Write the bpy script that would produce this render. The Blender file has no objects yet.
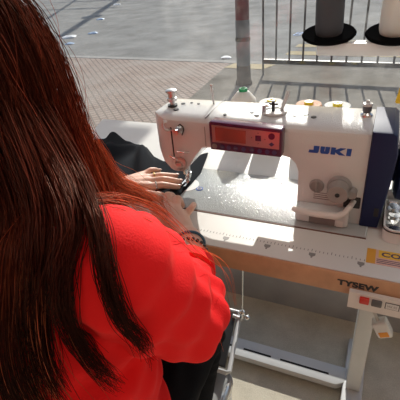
import bpy, bmesh, math, random
import numpy as np
from mathutils import Vector, Matrix, Quaternion
from mathutils.bvhtree import BVHTree

# ------------------------------------------------------------------ camera, sky, sun, exposure
C = bpy.context.scene.collection
S = bpy.context.scene
T = 0.78                                   # height of the table top above the floor

def cam_axes(yaw, pitch, roll):
    cy, sy, cp, sp = math.cos(yaw), math.sin(yaw), math.cos(pitch), math.sin(pitch)
    f = Vector((-sy*cp, cy*cp, -sp)); r = Vector((cy, sy, 0)); u = r.cross(f)
    cr, sr = math.cos(roll), math.sin(roll)
    return cr*r + sr*u, -sr*r + cr*u, f

cd = bpy.data.cameras.new('camera'); cam = bpy.data.objects.new('camera', cd); C.objects.link(cam)
r_, u_, f_ = cam_axes(0.4549, 0.5479, -0.095)
M = Matrix((r_, u_, -f_)).transposed().to_4x4(); M.translation = Vector((0.3887, -0.7281, 0.458 + T))
cam.matrix_world = M
cd.sensor_width = 36; cd.lens = 403.73/400*36; cd.clip_start = 0.02; cd.clip_end = 300
S.camera = cam

SUN_AZ, SUN_EL = math.radians(8.5), math.radians(28.0)
SUN = Vector((-math.sin(SUN_AZ)*math.cos(SUN_EL), math.cos(SUN_AZ)*math.cos(SUN_EL), math.sin(SUN_EL)))
ld = bpy.data.lights.new('sun', 'SUN'); ld.energy = 4.9; ld.angle = math.radians(0.55); ld.color = (1.0, 0.955, 0.89)
lo = bpy.data.objects.new('sun', ld); C.objects.link(lo); lo.rotation_euler = SUN.to_track_quat('Z', 'Y').to_euler(); lo.location = (0, 6, 8)

W = bpy.data.worlds.new('sky'); S.world = W; W.use_nodes = True
nt = W.node_tree; bgn = nt.nodes['Background']; sky = nt.nodes.new('ShaderNodeTexSky')
sky.sky_type = 'NISHITA'; sky.sun_disc = False; sky.sun_elevation = SUN_EL; sky.sun_rotation = -SUN_AZ
nt.links.new(sky.outputs[0], bgn.inputs[0]); bgn.inputs[1].default_value = 0.115

S.view_settings.view_transform = 'Standard'; S.view_settings.look = 'None'
S.view_settings.gamma = 1.0; S.view_settings.use_curve_mapping = False
S.view_settings.exposure = 0.14
S.cycles.max_bounces = 8; S.cycles.transparent_max_bounces = 16; S.cycles.caustics_reflective = False
S.cycles.sample_clamp_indirect = 6.0

# ------------------------------------------------------------------ helpers
PI = math.pi
rnd = random.Random(5)
def V(*a): return Vector(a)

class MB:
    """collects shapes and links them as one mesh"""
    def __init__(s): s.bm = bmesh.new()
    def _xf(s, vs, m):
        if m is not None: bmesh.ops.transform(s.bm, matrix=m, verts=vs)
    def box(s, a, b, bev=0.0, seg=2, m=None):
        a = [min(p, q) for p, q in zip(a, b)] if False else a
        lo = [min(p, q) for p, q in zip(a, b)]; hi = [max(p, q) for p, q in zip(a, b)]
        r = bmesh.ops.create_cube(s.bm, size=1.0)
        vs = r['verts']
        for v in vs:
            v.co = Vector([lo[i] + (v.co[i] + .5)*(hi[i]-lo[i]) for i in range(3)])
        if bev > 0:
            es = list({e for v in vs for e in v.link_edges})
            rr = bmesh.ops.bevel(s.bm, geom=es, offset=bev, segments=seg, affect='EDGES', profile=.5)
            vs = list({v for f in rr['faces'] for v in f.verts} | {v for v in vs if v.is_valid})
        s._xf(vs, m); return s
    def cyl(s, p0, p1, r0, r1=None, n=20, cap=True):
        r1 = r0 if r1 is None else r1
        p0, p1 = Vector(p0), Vector(p1); d = p1-p0
        q = d.to_track_quat('Z', 'Y').to_matrix()
        ra, rb = [], []
        for i in range(n):
            a = 2*PI*i/n; c = q @ Vector((math.cos(a), math.sin(a), 0))
            ra.append(s.bm.verts.new(p0 + c*r0)); rb.append(s.bm.verts.new(p1 + c*r1))
        for i in range(n):
            j = (i+1) % n; s.bm.faces.new((ra[i], ra[j], rb[j], rb[i]))
        if cap:
            s.bm.faces.new(ra[::-1]); s.bm.faces.new(rb)
        return s
    def lathe(s, prof, o=(0, 0, 0), ax=(0, 0, 1), n=28):
        """prof: (radius, height) pairs from bottom to top"""
        o = Vector(o); q = Vector(ax).to_track_quat('Z', 'Y').to_matrix()
        rings = []
        for r, h in prof:
            if r < 1e-6: rings.append([s.bm.verts.new(o + q @ Vector((0, 0, h)))])
            else: rings.append([s.bm.verts.new(o + q @ Vector((r*math.cos(2*PI*i/n), r*math.sin(2*PI*i/n), h))) for i in range(n)])
        for A, B in zip(rings, rings[1:]):
            for i in range(n):
                j = (i+1) % n
                if len(A) == 1 and len(B) == 1: continue
                if len(A) == 1: s.bm.faces.new((A[0], B[j], B[i]))
                elif len(B) == 1: s.bm.faces.new((A[i], A[j], B[0]))
                else: s.bm.faces.new((A[i], A[j], B[j], B[i]))
        if len(rings[0]) > 1: s.bm.faces.new(rings[0][::-1])
        if len(rings[-1]) > 1: s.bm.faces.new(rings[-1])
        return s
    def tube(s, pts, r, n=10, close=False):
        pts = [Vector(p) for p in pts]; k = len(pts)
        rs = r if isinstance(r, (list, tuple)) else [r]*k
        rings = []; up = None
        for i, p in enumerate(pts):
            if close: d = pts[(i+1) % k] - pts[i-1]
            else: d = pts[min(i+1, k-1)] - pts[max(i-1, 0)]
            d.normalize()
            if up is None: up = d.orthogonal().normalized()
            up = (up - d*up.dot(d)).normalized(); w = d.cross(up)
            rings.append([s.bm.verts.new(p + (up*math.cos(2*PI*j/n) + w*math.sin(2*PI*j/n))*rs[i]) for j in range(n)])
        prs = list(zip(rings, rings[1:])) + ([(rings[-1], rings[0])] if close else [])
        for A, B in prs:
            for j in range(n):
                l = (j+1) % n; s.bm.faces.new((A[j], A[l], B[l], B[j]))
        if not close:
            s.bm.faces.new(rings[0][::-1]); s.bm.faces.new(rings[-1])
        return s
    def prism(s, pts, axis, a, b, bev=0.0):
        """pts: 2D outline; axis: the axis it is pushed along from a to b"""
        def mk(p, h):
            if axis == 'z': return Vector((p[0], p[1], h))
            if axis == 'y': return Vector((p[0], h, p[1]))
            return Vector((h, p[0], p[1]))
        A = [s.bm.verts.new(mk(p, a)) for p in pts]; B = [s.bm.verts.new(mk(p, b)) for p in pts]
        n = len(pts); fs = [s.bm.faces.new(A), s.bm.faces.new(B)]
        for i in range(n):
            j = (i+1) % n; fs.append(s.bm.faces.new((A[i], A[j], B[j], B[i])))
        bmesh.ops.recalc_face_normals(s.bm, faces=fs)
        if bev > 0:
            es = list({e for f in fs[:2] for e in f.edges})
            bmesh.ops.bevel(s.bm, geom=es, offset=bev, segments=2, affect='EDGES', profile=.5)
        return s
    def capsule(s, a, b, ra, rb=None, n=14):
        rb = ra if rb is None else rb
        a, b = Vector(a), Vector(b); d = b-a; L = d.length
        k = max(1, int(L/(min(ra, rb)*.4)))
        prof = [(0, -ra)] + [(ra*math.cos(t), ra*math.sin(t)) for t in (-1.2, -.8, -.4)]
        prof += [(ra+(rb-ra)*i/k, L*i/k) for i in range(k+1)]
        prof += [(rb*math.cos(t), L+rb*math.sin(t)) for t in (.4, .8, 1.2)] + [(0, L+rb)]
        return s.lathe(prof, a, d if L > 1e-6 else (0, 0, 1), n)
    def ell(s, c, r, rot=None, sub=3):
        rr = bmesh.ops.create_icosphere(s.bm, subdivisions=sub, radius=1.0)
        m = Matrix.Translation(Vector(c)) @ (rot.to_4x4() if rot else Matrix.Identity(4)) @ Matrix.Diagonal((*r, 1))
        bmesh.ops.transform(s.bm, matrix=m, verts=rr['verts']); return s
    def build(s, name, m, parent=None, smooth=True, auto=35, recalc=True):
        if recalc: bmesh.ops.recalc_face_normals(s.bm, faces=s.bm.faces[:])
        me = bpy.data.meshes.new(name); s.bm.to_mesh(me); s.bm.free()
        return link(name, me, m, parent, smooth, auto)

def link(name, me, m, parent=None, smooth=True, auto=35):
    o = bpy.data.objects.new(name, me); C.objects.link(o)
    if m: me.materials.clear(); me.materials.append(m)
    if smooth:
        me.polygons.foreach_set('use_smooth', [True]*len(me.polygons))
        if auto: me.set_sharp_from_angle(angle=math.radians(auto))
    if parent:
        o.parent = parent
        o.matrix_parent_inverse = parent.matrix_basis.inverted()
    return o

def thing(name, label, cat, loc=(0, 0, 0), group=None):
    o = bpy.data.objects.new(name, None); C.objects.link(o); o.location = loc; o.empty_display_size = .05
    o['label'] = label; o['category'] = cat
    if group: o['group'] = group
    return o
def tag(o, label, cat, group=None):
    o['label'] = label; o['category'] = cat
    if group: o['group'] = group
    return o
def struct(o, label=None):
    o['kind'] = 'structure'
    if label: o['label'] = label
    return o
def bake(o):
    """apply the modifiers of an object into a fresh mesh and drop the object"""
    dg = bpy.context.evaluated_depsgraph_get(); dg.update()
    me = bpy.data.meshes.new_from_object(o.evaluated_get(dg), depsgraph=dg)
    bpy.data.objects.remove(o, do_unlink=True); return me
def remesh(mb, vox, sm=4, fac=.5):
    o = mb.build('tmp', None)
    md = o.modifiers.new('r', 'REMESH'); md.mode = 'VOXEL'; md.voxel_size = vox
    if sm:
        m2 = o.modifiers.new('s', 'SMOOTH'); m2.factor = fac; m2.iterations = sm
    return bake(o)
def intersect(mbs, bev=0.0, seg=3):
    o = mbs[0].build('tmp', None, smooth=False); others = []
    for k in mbs[1:]:
        q = k.build('tmp2', None, smooth=False); others.append(q)
        md = o.modifiers.new('b', 'BOOLEAN'); md.operation = 'INTERSECT'; md.object = q; md.solver = 'EXACT'
    if bev:
        md = o.modifiers.new('v', 'BEVEL'); md.width = bev; md.segments = seg; md.limit_method = 'ANGLE'; md.angle_limit = math.radians(40)
        md.harden_normals = False
    me = bake(o)
    for q in others: bpy.data.objects.remove(q, do_unlink=True)
    return me
def text(name, s, m, loc, rx, width=None, height=None, parent=None, depth=.0006, bold=0.0, shear=0.0, rz=0.0, spacing=1.0):
    cu = bpy.data.curves.new(name, 'FONT'); cu.body = s; cu.align_x = 'LEFT'; cu.extrude = 0.5*depth; cu.offset = bold; cu.shear = shear
    cu.space_character = spacing
    o = bpy.data.objects.new('t', cu); C.objects.link(o)
    me = bake(o); xs = [v.co.x for v in me.vertices]; ys = [v.co.y for v in me.vertices]
    x0, x1, y0, y1 = min(xs), max(xs), min(ys), max(ys)
    sx = width/(x1-x0); sy = height/(y1-y0)
    for v in me.vertices: v.co = Vector(((v.co.x-x0)*sx, (v.co.y-y0)*sy, v.co.z))
    R = Matrix.Rotation(rz, 4, 'Z') @ Matrix.Rotation(rx, 4, 'X')
    me.transform(Matrix.Translation(Vector(loc)) @ R)
    return link(name, me, m, parent, smooth=False)

# ------------------------------------------------------------------ materials
def mat(name, col, rough=.5, metal=0.0, spec=.5, bump=None, var=None, coat=0.0, trans=0.0):
    """bump: (scale, strength, distance); var: (scale, amount)"""
    m = bpy.data.materials.new(name); m.use_nodes = True; n = m.node_tree.nodes; L = m.node_tree.links
    b = n['Principled BSDF']
    b.inputs['Base Color'].default_value = (*col, 1); b.inputs['Roughness'].default_value = rough
    b.inputs['Metallic'].default_value = metal; b.inputs['Specular IOR Level'].default_value = spec
    b.inputs['Coat Weight'].default_value = coat
    tc = n.new('ShaderNodeTexCoord')
    if var:
        t = n.new('ShaderNodeTexNoise'); t.inputs['Scale'].default_value = var[0]; t.inputs['Detail'].default_value = 6
        L.new(tc.outputs['Object'], t.inputs['Vector'])
        mx = n.new('ShaderNodeMix'); mx.data_type = 'RGBA'
        mx.inputs[6].default_value = (*[c*(1-var[1]) for c in col], 1); mx.inputs[7].default_value = (*[min(1, c*(1+var[1])) for c in col], 1)
        rp = n.new('ShaderNodeMapRange'); rp.inputs[1].default_value = .3; rp.inputs[2].default_value = .7
        L.new(t.outputs['Fac'], rp.inputs[0]); L.new(rp.outputs[0], mx.inputs[0]); L.new(mx.outputs[2], b.inputs['Base Color'])
    if bump:
        t2 = n.new('ShaderNodeTexNoise'); t2.inputs['Scale'].default_value = bump[0]; t2.inputs['Detail'].default_value = 3
        L.new(tc.outputs['Object'], t2.inputs['Vector'])
        bp = n.new('ShaderNodeBump'); bp.inputs['Strength'].default_value = bump[1]; bp.inputs['Distance'].default_value = bump[2]
        L.new(t2.outputs['Fac'], bp.inputs['Height']); L.new(bp.outputs[0], b.inputs['Normal'])
    return m
m_white = mat('white_enamel', (.69, .695, .69), .16, bump=(480, .8, .0010), spec=.32)
m_bed = mat('bed_enamel', (.43, .46, .465), .13, bump=(430, .8, .0011), spec=.32)
m_lam = mat('white_laminate', (.70, .69, .655), .45, var=(4, .03))
m_edge = mat('wood_edge_band', (.52, .30, .17), .5, var=(30, .12))
m_blue = mat('navy_plastic', (.009, .017, .075), .5, bump=(700, .2, .0005), spec=.3)
m_panel = mat('plum_panel', (.10, .016, .055), .22)
m_insert = mat('silver_panel_insert', (.52, .38, .41), .30, metal=.75)  # silver, with the sweater's red reflection tinted into its base colour
m_lcd = mat('lcd', (.66, .20, .18), .16, metal=.7, spec=1.0, coat=.3)  # red base colour paints the sweater's reflection on a dark screen
m_dark = mat('dark_plastic', (.02, .02, .022), .4)
m_black = mat('black_paint', (.012, .012, .013), .35)
m_disc = mat('disc_black', (.006, .006, .0065), .9, spec=.0)
m_steel = mat('steel', (.72, .72, .70), .22, metal=1.0)
m_steel2 = mat('brushed_steel', (.62, .61, .60), .35, metal=1.0)
m_grey = mat('grey_stand_paint', (.60, .61, .61), .45, var=(8, .05))
m_grill = mat('slot_black', (.01, .01, .01), .8)
m_darkgrey = mat('dark_grey_plastic', (.10, .10, .105), .45)
m_midplastic = mat('warm_grey_plastic', (.31, .29, .28), .42)
m_standwhite = mat('stand_white', (.88, .88, .86), .4)
m_plate = mat('needle_plate_white', (.92, .92, .90), .35)
m_greyplastic = mat('grey_plastic', (.45, .44, .43), .45)
m_ltplastic = mat('pale_plastic', (.72, .70, .67), .42)
m_inkblue = mat('ink_blue', (.012, .075, .36), .45)
m_ink = mat('ink_black', (.02, .02, .022), .5)
m_ink2 = mat('ink_grey', (.25, .24, .23), .5)
m_labelgrey = mat('label_grey', (.22, .19, .185), .5)
m_red = mat('red_switch', (.55, .03, .02), .4)
m_gasket = mat('brown_gasket', (.16, .07, .045), .6)
m_stkyel = mat('sticker_yellow', (.85, .55, .06), .45)
m_stkor = mat('sticker_orange', (.72, .36, .05), .45)
m_stkpk = mat('sticker_pink', (.72, .46, .38), .5)
m_inkpur = mat('ink_purple', (.06, .04, .13), .5)
m_yellow = mat('yellow_card', (.80, .48, .02), .5)
m_pink = mat('pink_print', (.75, .12, .16), .5)
m_orange = mat('orange_print', (.75, .30, .03), .5)
m_tyel = mat('yellow_core', (.85, .66, .03), .4)
m_green = mat('green_core', (.02, .36, .13), .4)
m_gold = mat('gold', (.85, .62, .22), .22, metal=1.0)
m_plast = mat('clear_tray_plastic', (.80, .82, .82), .25)
def thread_mat(name, col):
    m = mat(name, col, .75, spec=.25); n = m.node_tree.nodes; L = m.node_tree.links; b = n['Principled BSDF']
    tc = n['Texture Coordinate']; w = n.new('ShaderNodeTexWave'); w.wave_type = 'BANDS'; w.bands_direction = 'Z'
    w.inputs['Scale'].default_value = 220; w.inputs['Distortion'].default_value = 3; w.inputs['Detail'].default_value = 1
    L.new(tc.outputs['Object'], w.inputs['Vector']); bp = n.new('ShaderNodeBump'); bp.inputs['Strength'].default_value = .5; bp.inputs['Distance'].default_value = .001
    L.new(w.outputs['Fac'], bp.inputs['Height']); L.new(bp.outputs[0], b.inputs['Normal'])
    if col[0] > .5: b.inputs['Subsurface Weight'].default_value = .7; b.inputs['Subsurface Radius'].default_value = (.03, .027, .024); b.inputs['Subsurface Scale'].default_value = 1.0
    return m
m_thr_white = thread_mat('white_thread', (.86, .83, .77)); m_thr_grey = thread_mat('dark_grey_thread', (.085, .088, .10))
m_thr_pink = thread_mat('salmon_thread', (.72, .42, .30)); m_thr_cool = thread_mat('cool_white_thread', (.72, .73, .72))
m_skin = mat('skin', (.70, .42, .31), .5, bump=(260, .25, .0008), var=(18, .08))
m_skin.node_tree.nodes['Principled BSDF'].inputs['Subsurface Weight'].default_value = .12
m_skin.node_tree.nodes['Principled BSDF'].inputs['Subsurface Radius'].default_value = (.012, .004, .002)
m_nail = mat('nail', (.72, .45, .38), .3)
m_lip = mat('lip', (.50, .16, .14), .4); m_eye = mat('eye_white', (.8, .78, .75), .2); m_iris = mat('iris', (.05, .025, .015), .2)
m_brow = mat('brow', (.05, .025, .018), .8)
m_denim = mat('black_trousers', (.006, .0066, .009), .9, bump=(300, .4, .001), var=(14, .4), spec=.1)
m_cloth = mat('black_cloth', (.019, .0215, .026), .95, bump=(500, .4, .0008), spec=.06)
m_shoe = mat('grey_shoe_fabric', (.26, .26, .255), .8, bump=(500, .5, .001)); m_sole = mat('shoe_sole', (.66, .66, .65), .5)
m_shoesilver = mat('silver_shoe_panel', (.70, .70, .68), .18, metal=.7, bump=(40, .5, .004))

def knit():
    m = mat('red_knit', (.90, .013, .015), .82, spec=.2); n = m.node_tree.nodes; L = m.node_tree.links; b = n['Principled BSDF']
    b.inputs['Sheen Weight'].default_value = .2; b.inputs['Sheen Tint'].default_value = (1, .15, .12, 1); b.inputs['Sheen Roughness'].default_value = .4
    tc = n['Texture Coordinate']
    t = n.new('ShaderNodeTexNoise'); t.inputs['Scale'].default_value = 420; t.inputs['Detail'].default_value = 2; L.new(tc.outputs['Object'], t.inputs['Vector'])
    v = n.new('ShaderNodeTexNoise'); v.inputs['Scale'].default_value = 26; v.inputs['Detail'].default_value = 3; L.new(tc.outputs['Object'], v.inputs['Vector'])
    ad = n.new('ShaderNodeMath'); ad.operation = 'MULTIPLY_ADD'; ad.inputs[1].default_value = .7; L.new(v.outputs['Fac'], ad.inputs[0]); L.new(t.outputs['Fac'], ad.inputs[2])
    bp = n.new('ShaderNodeBump'); bp.inputs['Strength'].default_value = .5; bp.inputs['Distance'].default_value = .0009
    L.new(ad.outputs[0], bp.inputs['Height']); L.new(bp.outputs[0], b.inputs['Normal']); return m
m_knit = knit()

def hair_mat():
    m = bpy.data.materials.new('auburn_hair'); m.use_nodes = True; n = m.node_tree.nodes; L = m.node_tree.links
    n.remove(n['Principled BSDF']); out = n['Material Output']
    at = n.new('ShaderNodeAttribute'); at.attribute_name = 'dye_and_shade'
    d = n.new('ShaderNodeBsdfDiffuse'); t = n.new('ShaderNodeBsdfTranslucent'); g = n.new('ShaderNodeBsdfGlossy')
    g.inputs['Roughness'].default_value = .32
    for q in (d, t): L.new(at.outputs['Color'], q.inputs['Color'])
    mg = n.new('ShaderNodeMix'); mg.data_type = 'RGBA'; mg.inputs[0].default_value = .25; mg.inputs[7].default_value = (1, .85, .7, 1)
    L.new(at.outputs['Color'], mg.inputs[6]); L.new(mg.outputs[2], g.inputs['Color'])
    a = n.new('ShaderNodeMixShader'); a.inputs[0].default_value = .5; L.new(d.outputs[0], a.inputs[1]); L.new(t.outputs[0], a.inputs[2])
    b = n.new('ShaderNodeMixShader'); b.inputs[0].default_value = .065; L.new(a.outputs[0], b.inputs[1]); L.new(g.outputs[0], b.inputs[2])
    L.new(b.outputs[0], out.inputs[0]); return m
m_hair = hair_mat()

def glass_mat():
    m = bpy.data.materials.new('shop_glass'); m.use_nodes = True; n = m.node_tree.nodes; L = m.node_tree.links
    n.remove(n['Principled BSDF']); out = n['Material Output']
    tr = n.new('ShaderNodeBsdfTransparent'); tr.inputs[0].default_value = (.93, .95, .94, 1)
    gl = n.new('ShaderNodeBsdfGlossy'); gl.inputs['Roughness'].default_value = .01
    fr = n.new('ShaderNodeFresnel'); fr.inputs[0].default_value = 1.45
    a = n.new('ShaderNodeMixShader'); L.new(fr.outputs[0], a.inputs[0]); L.new(tr.outputs[0], a.inputs[1]); L.new(gl.outputs[0], a.inputs[2])
    df = n.new('ShaderNodeBsdfTranslucent'); df.inputs[0].default_value = (.9, .88, .84, 1)
    tc = n.new('ShaderNodeTexCoord'); t = n.new('ShaderNodeTexNoise'); t.inputs['Scale'].default_value = 7; t.inputs['Detail'].default_value = 8; t.inputs['Roughness'].default_value = .65
    L.new(tc.outputs['Object'], t.inputs['Vector'])
    mr = n.new('ShaderNodeMapRange'); mr.inputs[1].default_value = .45; mr.inputs[2].default_value = .75; mr.inputs[3].default_value = .012; mr.inputs[4].default_value = .12
    L.new(t.outputs['Fac'], mr.inputs[0])
    b = n.new('ShaderNodeMixShader'); L.new(mr.outputs[0], b.inputs[0]); L.new(a.outputs[0], b.inputs[1]); L.new(df.outputs[0], b.inputs[2])
    L.new(b.outputs[0], out.inputs[0]); return m
m_glass = glass_mat()

def ground_mat(name, c1, c2, scale, bump=.3, fine=180):
    m = mat(name, c1, 1.0, spec=.0); n = m.node_tree.nodes; L = m.node_tree.links; b = n['Principled BSDF']; tc = n['Texture Coordinate']
    t = n.new('ShaderNodeTexNoise'); t.inputs['Scale'].default_value = scale; t.inputs['Detail'].default_value = 9; t.inputs['Roughness'].default_value = .65
    f = n.new('ShaderNodeTexNoise'); f.inputs['Scale'].default_value = fine; f.inputs['Detail'].default_value = 3
    for q in (t, f): L.new(tc.outputs['Object'], q.inputs['Vector'])
    ad = n.new('ShaderNodeMath'); ad.operation = 'MULTIPLY_ADD'; ad.inputs[1].default_value = .6; L.new(f.outputs['Fac'], ad.inputs[0]); L.new(t.outputs['Fac'], ad.inputs[2])
    mr = n.new('ShaderNodeMapRange'); mr.inputs[1].default_value = .55; mr.inputs[2].default_value = 1.05; L.new(ad.outputs[0], mr.inputs[0])
    mx = n.new('ShaderNodeMix'); mx.data_type = 'RGBA'; mx.inputs[6].default_value = (*c1, 1); mx.inputs[7].default_value = (*c2, 1)
    L.new(mr.outputs[0], mx.inputs[0]); L.new(mx.outputs[2], b.inputs['Base Color'])
    bp = n.new('ShaderNodeBump'); bp.inputs['Strength'].default_value = bump; bp.inputs['Distance'].default_value = .004
    L.new(f.outputs['Fac'], bp.inputs['Height']); L.new(bp.outputs[0], b.inputs['Normal']); return m
m_floor = ground_mat('interior_floor', (.47, .43, .345), (.68, .63, .52), 9, .25, 260)
m_road = ground_mat('asphalt', (.235, .228, .213), (.42, .41, .388), 1.6, .6, 60)
m_conc = ground_mat('pavement_concrete', (.185, .168, .143), (.36, .335, .295), 2.6, .4, 70)
m_kerb = ground_mat('kerb_stone', (.38, .36, .33), (.50, .48, .45), 5, .3, 80)
m_ypaint = ground_mat('yellow_paint', (.50, .41, .26), (.66, .57, .40), 9, .3, 60)
def brick_mat():
    m = mat('paver_brick', (.4, .3, .25), .9, spec=.2); n = m.node_tree.nodes; L = m.node_tree.links; b = n['Principled BSDF']; tc = n['Texture Coordinate']
    mp = n.new('ShaderNodeMapping'); mp.inputs['Rotation'].default_value = (0, 0, math.radians(45)); L.new(tc.outputs['Object'], mp.inputs[0])
    br = n.new('ShaderNodeTexBrick'); br.offset = 0.0; br.inputs['Scale'].default_value = 15.0; br.inputs['Brick Width'].default_value = 1.0; br.inputs['Row Height'].default_value = 1.0
    br.inputs['Mortar Size'].default_value = .14; br.inputs['Mortar Smooth'].default_value = .4
    br.inputs['Color1'].default_value = (.36, .275, .23, 1); br.inputs['Color2'].default_value = (.44, .345, .29, 1); br.inputs['Mortar'].default_value = (.20, .155, .13, 1)
    L.new(mp.outputs[0], br.inputs['Vector'])
    t = n.new('ShaderNodeTexNoise'); t.inputs['Scale'].default_value = 2.2; t.inputs['Detail'].default_value = 8; L.new(tc.outputs['Object'], t.inputs['Vector'])
    mr = n.new('ShaderNodeMapRange'); mr.inputs[1].default_value = .4; mr.inputs[2].default_value = .7; mr.inputs[3].default_value = 0; mr.inputs[4].default_value = .55; L.new(t.outputs['Fac'], mr.inputs[0])
    mx = n.new('ShaderNodeMix'); mx.data_type = 'RGBA'; L.new(mr.outputs[0], mx.inputs[0]); L.new(br.outputs['Color'], mx.inputs[6]); mx.inputs[7].default_value = (.42, .375, .33, 1)
    L.new(mx.outputs[2], b.inputs['Base Color']); return m
m_brick = brick_mat()
m_wallp = mat('warm_wall_paint', (.74, .58, .52), .8, bump=(120, .15, .001)); m_lowwall = mat('grey_low_wall', (.34, .34, .335), .8, var=(6, .15))
m_frame = mat('window_frame_metal', (.22, .22, .22), .45)
m_maroon = mat('maroon_post_paint', (.14, .018, .03), .5, var=(9, .4)); m_postgrey = mat('grey_post_sleeve', (.13, .145, .165), .5, var=(6, .1)); m_rust = mat('rusty_post_base', (.055, .035, .03), .8, var=(14, .5))
m_rail = mat('railing_paint', (.045, .045, .05), .5)
m_shadepanel = mat('shade_panel_metal', (.45, .45, .46), .4, metal=.4)
m_paper = mat('litter_paper', (.75, .75, .76), .7); m_bluep = mat('litter_blue', (.35, .48, .66), .6); m_orangep = mat('litter_orange', (.75, .38, .18), .6)
m_bluemark = mat('blue_road_paint', (.14, .24, .45), .8)

# ------------------------------------------------------------------ the setting
ST = math.radians(-4.0)                     # the street runs slightly askew to the shop front
def street(x, y, z=0.0):                    # street frame -> world; y=0 is the kerb line
    ox, oy = -1.0, 4.38
    return Vector((ox + x*math.cos(ST) - y*math.sin(ST), oy + x*math.sin(ST) + y*math.cos(ST), z))
def street_slab(name, x0, x1, y0, y1, z0, z1, m):
    b = MB(); P = [street(x0, y0), street(x1, y0), street(x1, y1), street(x0, y1)]
    b.prism([(p.x, p.y) for p in P], 'z', z0, z1); return b.build(name, m, None, smooth=False)

YG = 0.50                                   # the plane of the window glass
b = MB(); b.box((-3.2, -4.2, -.1), (2.6, .44, 0)); struct(b.build('floor', m_floor, None, smooth=False))
b = MB(); b.box((-3.2, .44, -.1), (2.6, .56, .19), .004); struct(b.build('wall_front', m_lowwall, None))
b = MB(); b.box((-3.2, .44, 2.5), (2.6, .56, 3.0)); struct(b.build('wall_header', m_wallp, None, smooth=False))
b = MB(); b.box((-3.32, -4.2, -.1), (-3.2, .56, 3.0)); struct(b.build('wall_left', m_wallp, None, smooth=False))
b = MB(); b.box((2.6, -4.2, -.1), (2.72, .56, 3.0)); struct(b.build('wall_right', m_wallp, None, smooth=False))
b = MB(); b.box((-3.32, -4.32, -.1), (2.72, -4.2, 3.0)); struct(b.build('wall_back', m_wallp, None, smooth=False))
b = MB(); b.box((-3.32, -4.32, 3.0), (2.72, .56, 3.1)); struct(b.build('ceiling', m_wallp, None, smooth=False))
win = bpy.data.objects.new('window_1', None); C.objects.link(win); win.location = (0, YG, .19); struct(win)
b = MB()
b.box((-3.2, YG-.02, .19), (2.6, YG+.02, .2115)); b.box((-3.2, YG-.03, 2.44), (2.6, YG+.03, 2.5))
b.box((-3.2, YG-.03, .2115), (-3.14, YG+.03, 2.44)); b.box((2.54, YG-.03, .2115), (2.6, YG+.03, 2.44))
b.build('window_frame', m_frame, win)
b = MB(); b.bm.faces.new([b.bm.verts.new(p) for p in ((-3.14, YG, .2115), (2.54, YG, .2115), (2.54, YG, 2.44), (-3.14, YG, 2.44))])
b.build('pane', m_glass, win, smooth=False)

# outdoors
b = MB(); k0, k1 = street(-14, 0), street(.0, 0)
b.prism([(-14, .56), (-1.25, .56), (street(-.45, -.12).x, street(-.45, -.12).y), (street(-14, -.12).x, street(-14, -.12).y)], 'z', -.1, 0); struct(b.build('pavement_brick', m_brick, None, smooth=False))
b = MB(); b.prism([(-1.25, .56), (9, .56), (street(10, -.12).x, street(10, -.12).y), (street(-.45, -.12).x, street(-.45, -.12).y)], 'z', -.1, 0); struct(b.build('pavement_concrete', m_conc, None, smooth=False))
struct(street_slab('kerb', -14, 10, -.12, 0.0, -.12, 0.004, m_kerb))
struct(street_slab('road', -40, 40, 0.0, 45, -.25, -.09, m_road))
for y0, y1 in ((.80, 1.02), (1.30, 1.50)):
    struct(street_slab('road_line', .0, 9, y0, y1, -.09, -.086, m_ypaint))
P = [street(x, y) for x, y in ((-.42, -.36), (.08, -.36), (.16, -.13), (-.38, -.13))]
b = MB(); b.prism([(p.x, p.y) for p in P], 'z', 0, .004); struct(b.build('kerb_marking', m_ypaint, None, smooth=False))

# street pole
pole = thing('street_pole', 'maroon and grey street sign post on the pavement, left end of the railing', 'pole', (-.985, 3.42, 0))
px, py = -.985, 3.42
MB().cyl((px, py, .64), (px, py, 2.9), .068, n=24).build('post', m_maroon, pole)
b = MB(); b.cyl((px, py, .20), (px, py, .64), .071, n=24); b.build('sleeve', m_postgrey, pole)
MB().cyl((px, py, .44), (px, py, .48), .077, n=24).build('clamp_band', m_black, pole)
b = MB(); b.lathe([(.09, 0), (.09, .02), (.075, .05), (.073, .20)], (px, py, 0)); b.build('pole_base', m_rust, pole)
b = MB(); b.box((px-.42, py-.105, 2.02), (px+.165, py-.085, 2.395), .02); b.build('shade_panel', m_shadepanel, pole)  # unseen panel added above the view, shaped to shade the table's left end
b = MB(); b.box((px-.55, py-.105, 2.405), (px+.28, py-.085, 2.74), .02); b.build('shade_panel', m_shadepanel, pole)  # wider unseen panel, added to carry that shade towards the operator
MB().cyl((px, py, 2.9), (px, py, 3.4), .06, n=16).build('post_top', m_maroon, pole)
# railing
rl = thing('pedestrian_railing', 'dark metal pedestrian railing with thin upright bars along the kerb', 'railing', (.6, 3.68, 0))
def rp(x): return -1.0 + x*math.cos(ST) , 3.80 + x*math.sin(ST)
L0, L1 = .12, 2.9
def rbar(z0, z1, w):
    bb = MB(); a, c = rp(L0), rp(L1)
    bb.prism([(a[0], a[1]-w), (c[0], c[1]-w), (c[0], c[1]+w), (a[0], a[1]+w)], 'z', z0, z1); return bb
rbar(.128, .174, .022).build('bottom_rail', m_rail, rl, smooth=False)
rbar(1.02, 1.06, .02).build('top_rail', m_rail, rl, smooth=False)
nb = 20
for i in range(nb):
    x, y = rp(L0 + (i+.02)*.148)
    if i % 10 == 0: MB().cyl((x, y, 0), (x, y, 1.04), .011, n=10).build('railing_post', m_rail, rl, smooth=False)
    else: MB().cyl((x, y, .16), (x, y, 1.03), .0105, n=8).build('railing_bar', m_rail, rl)

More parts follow.
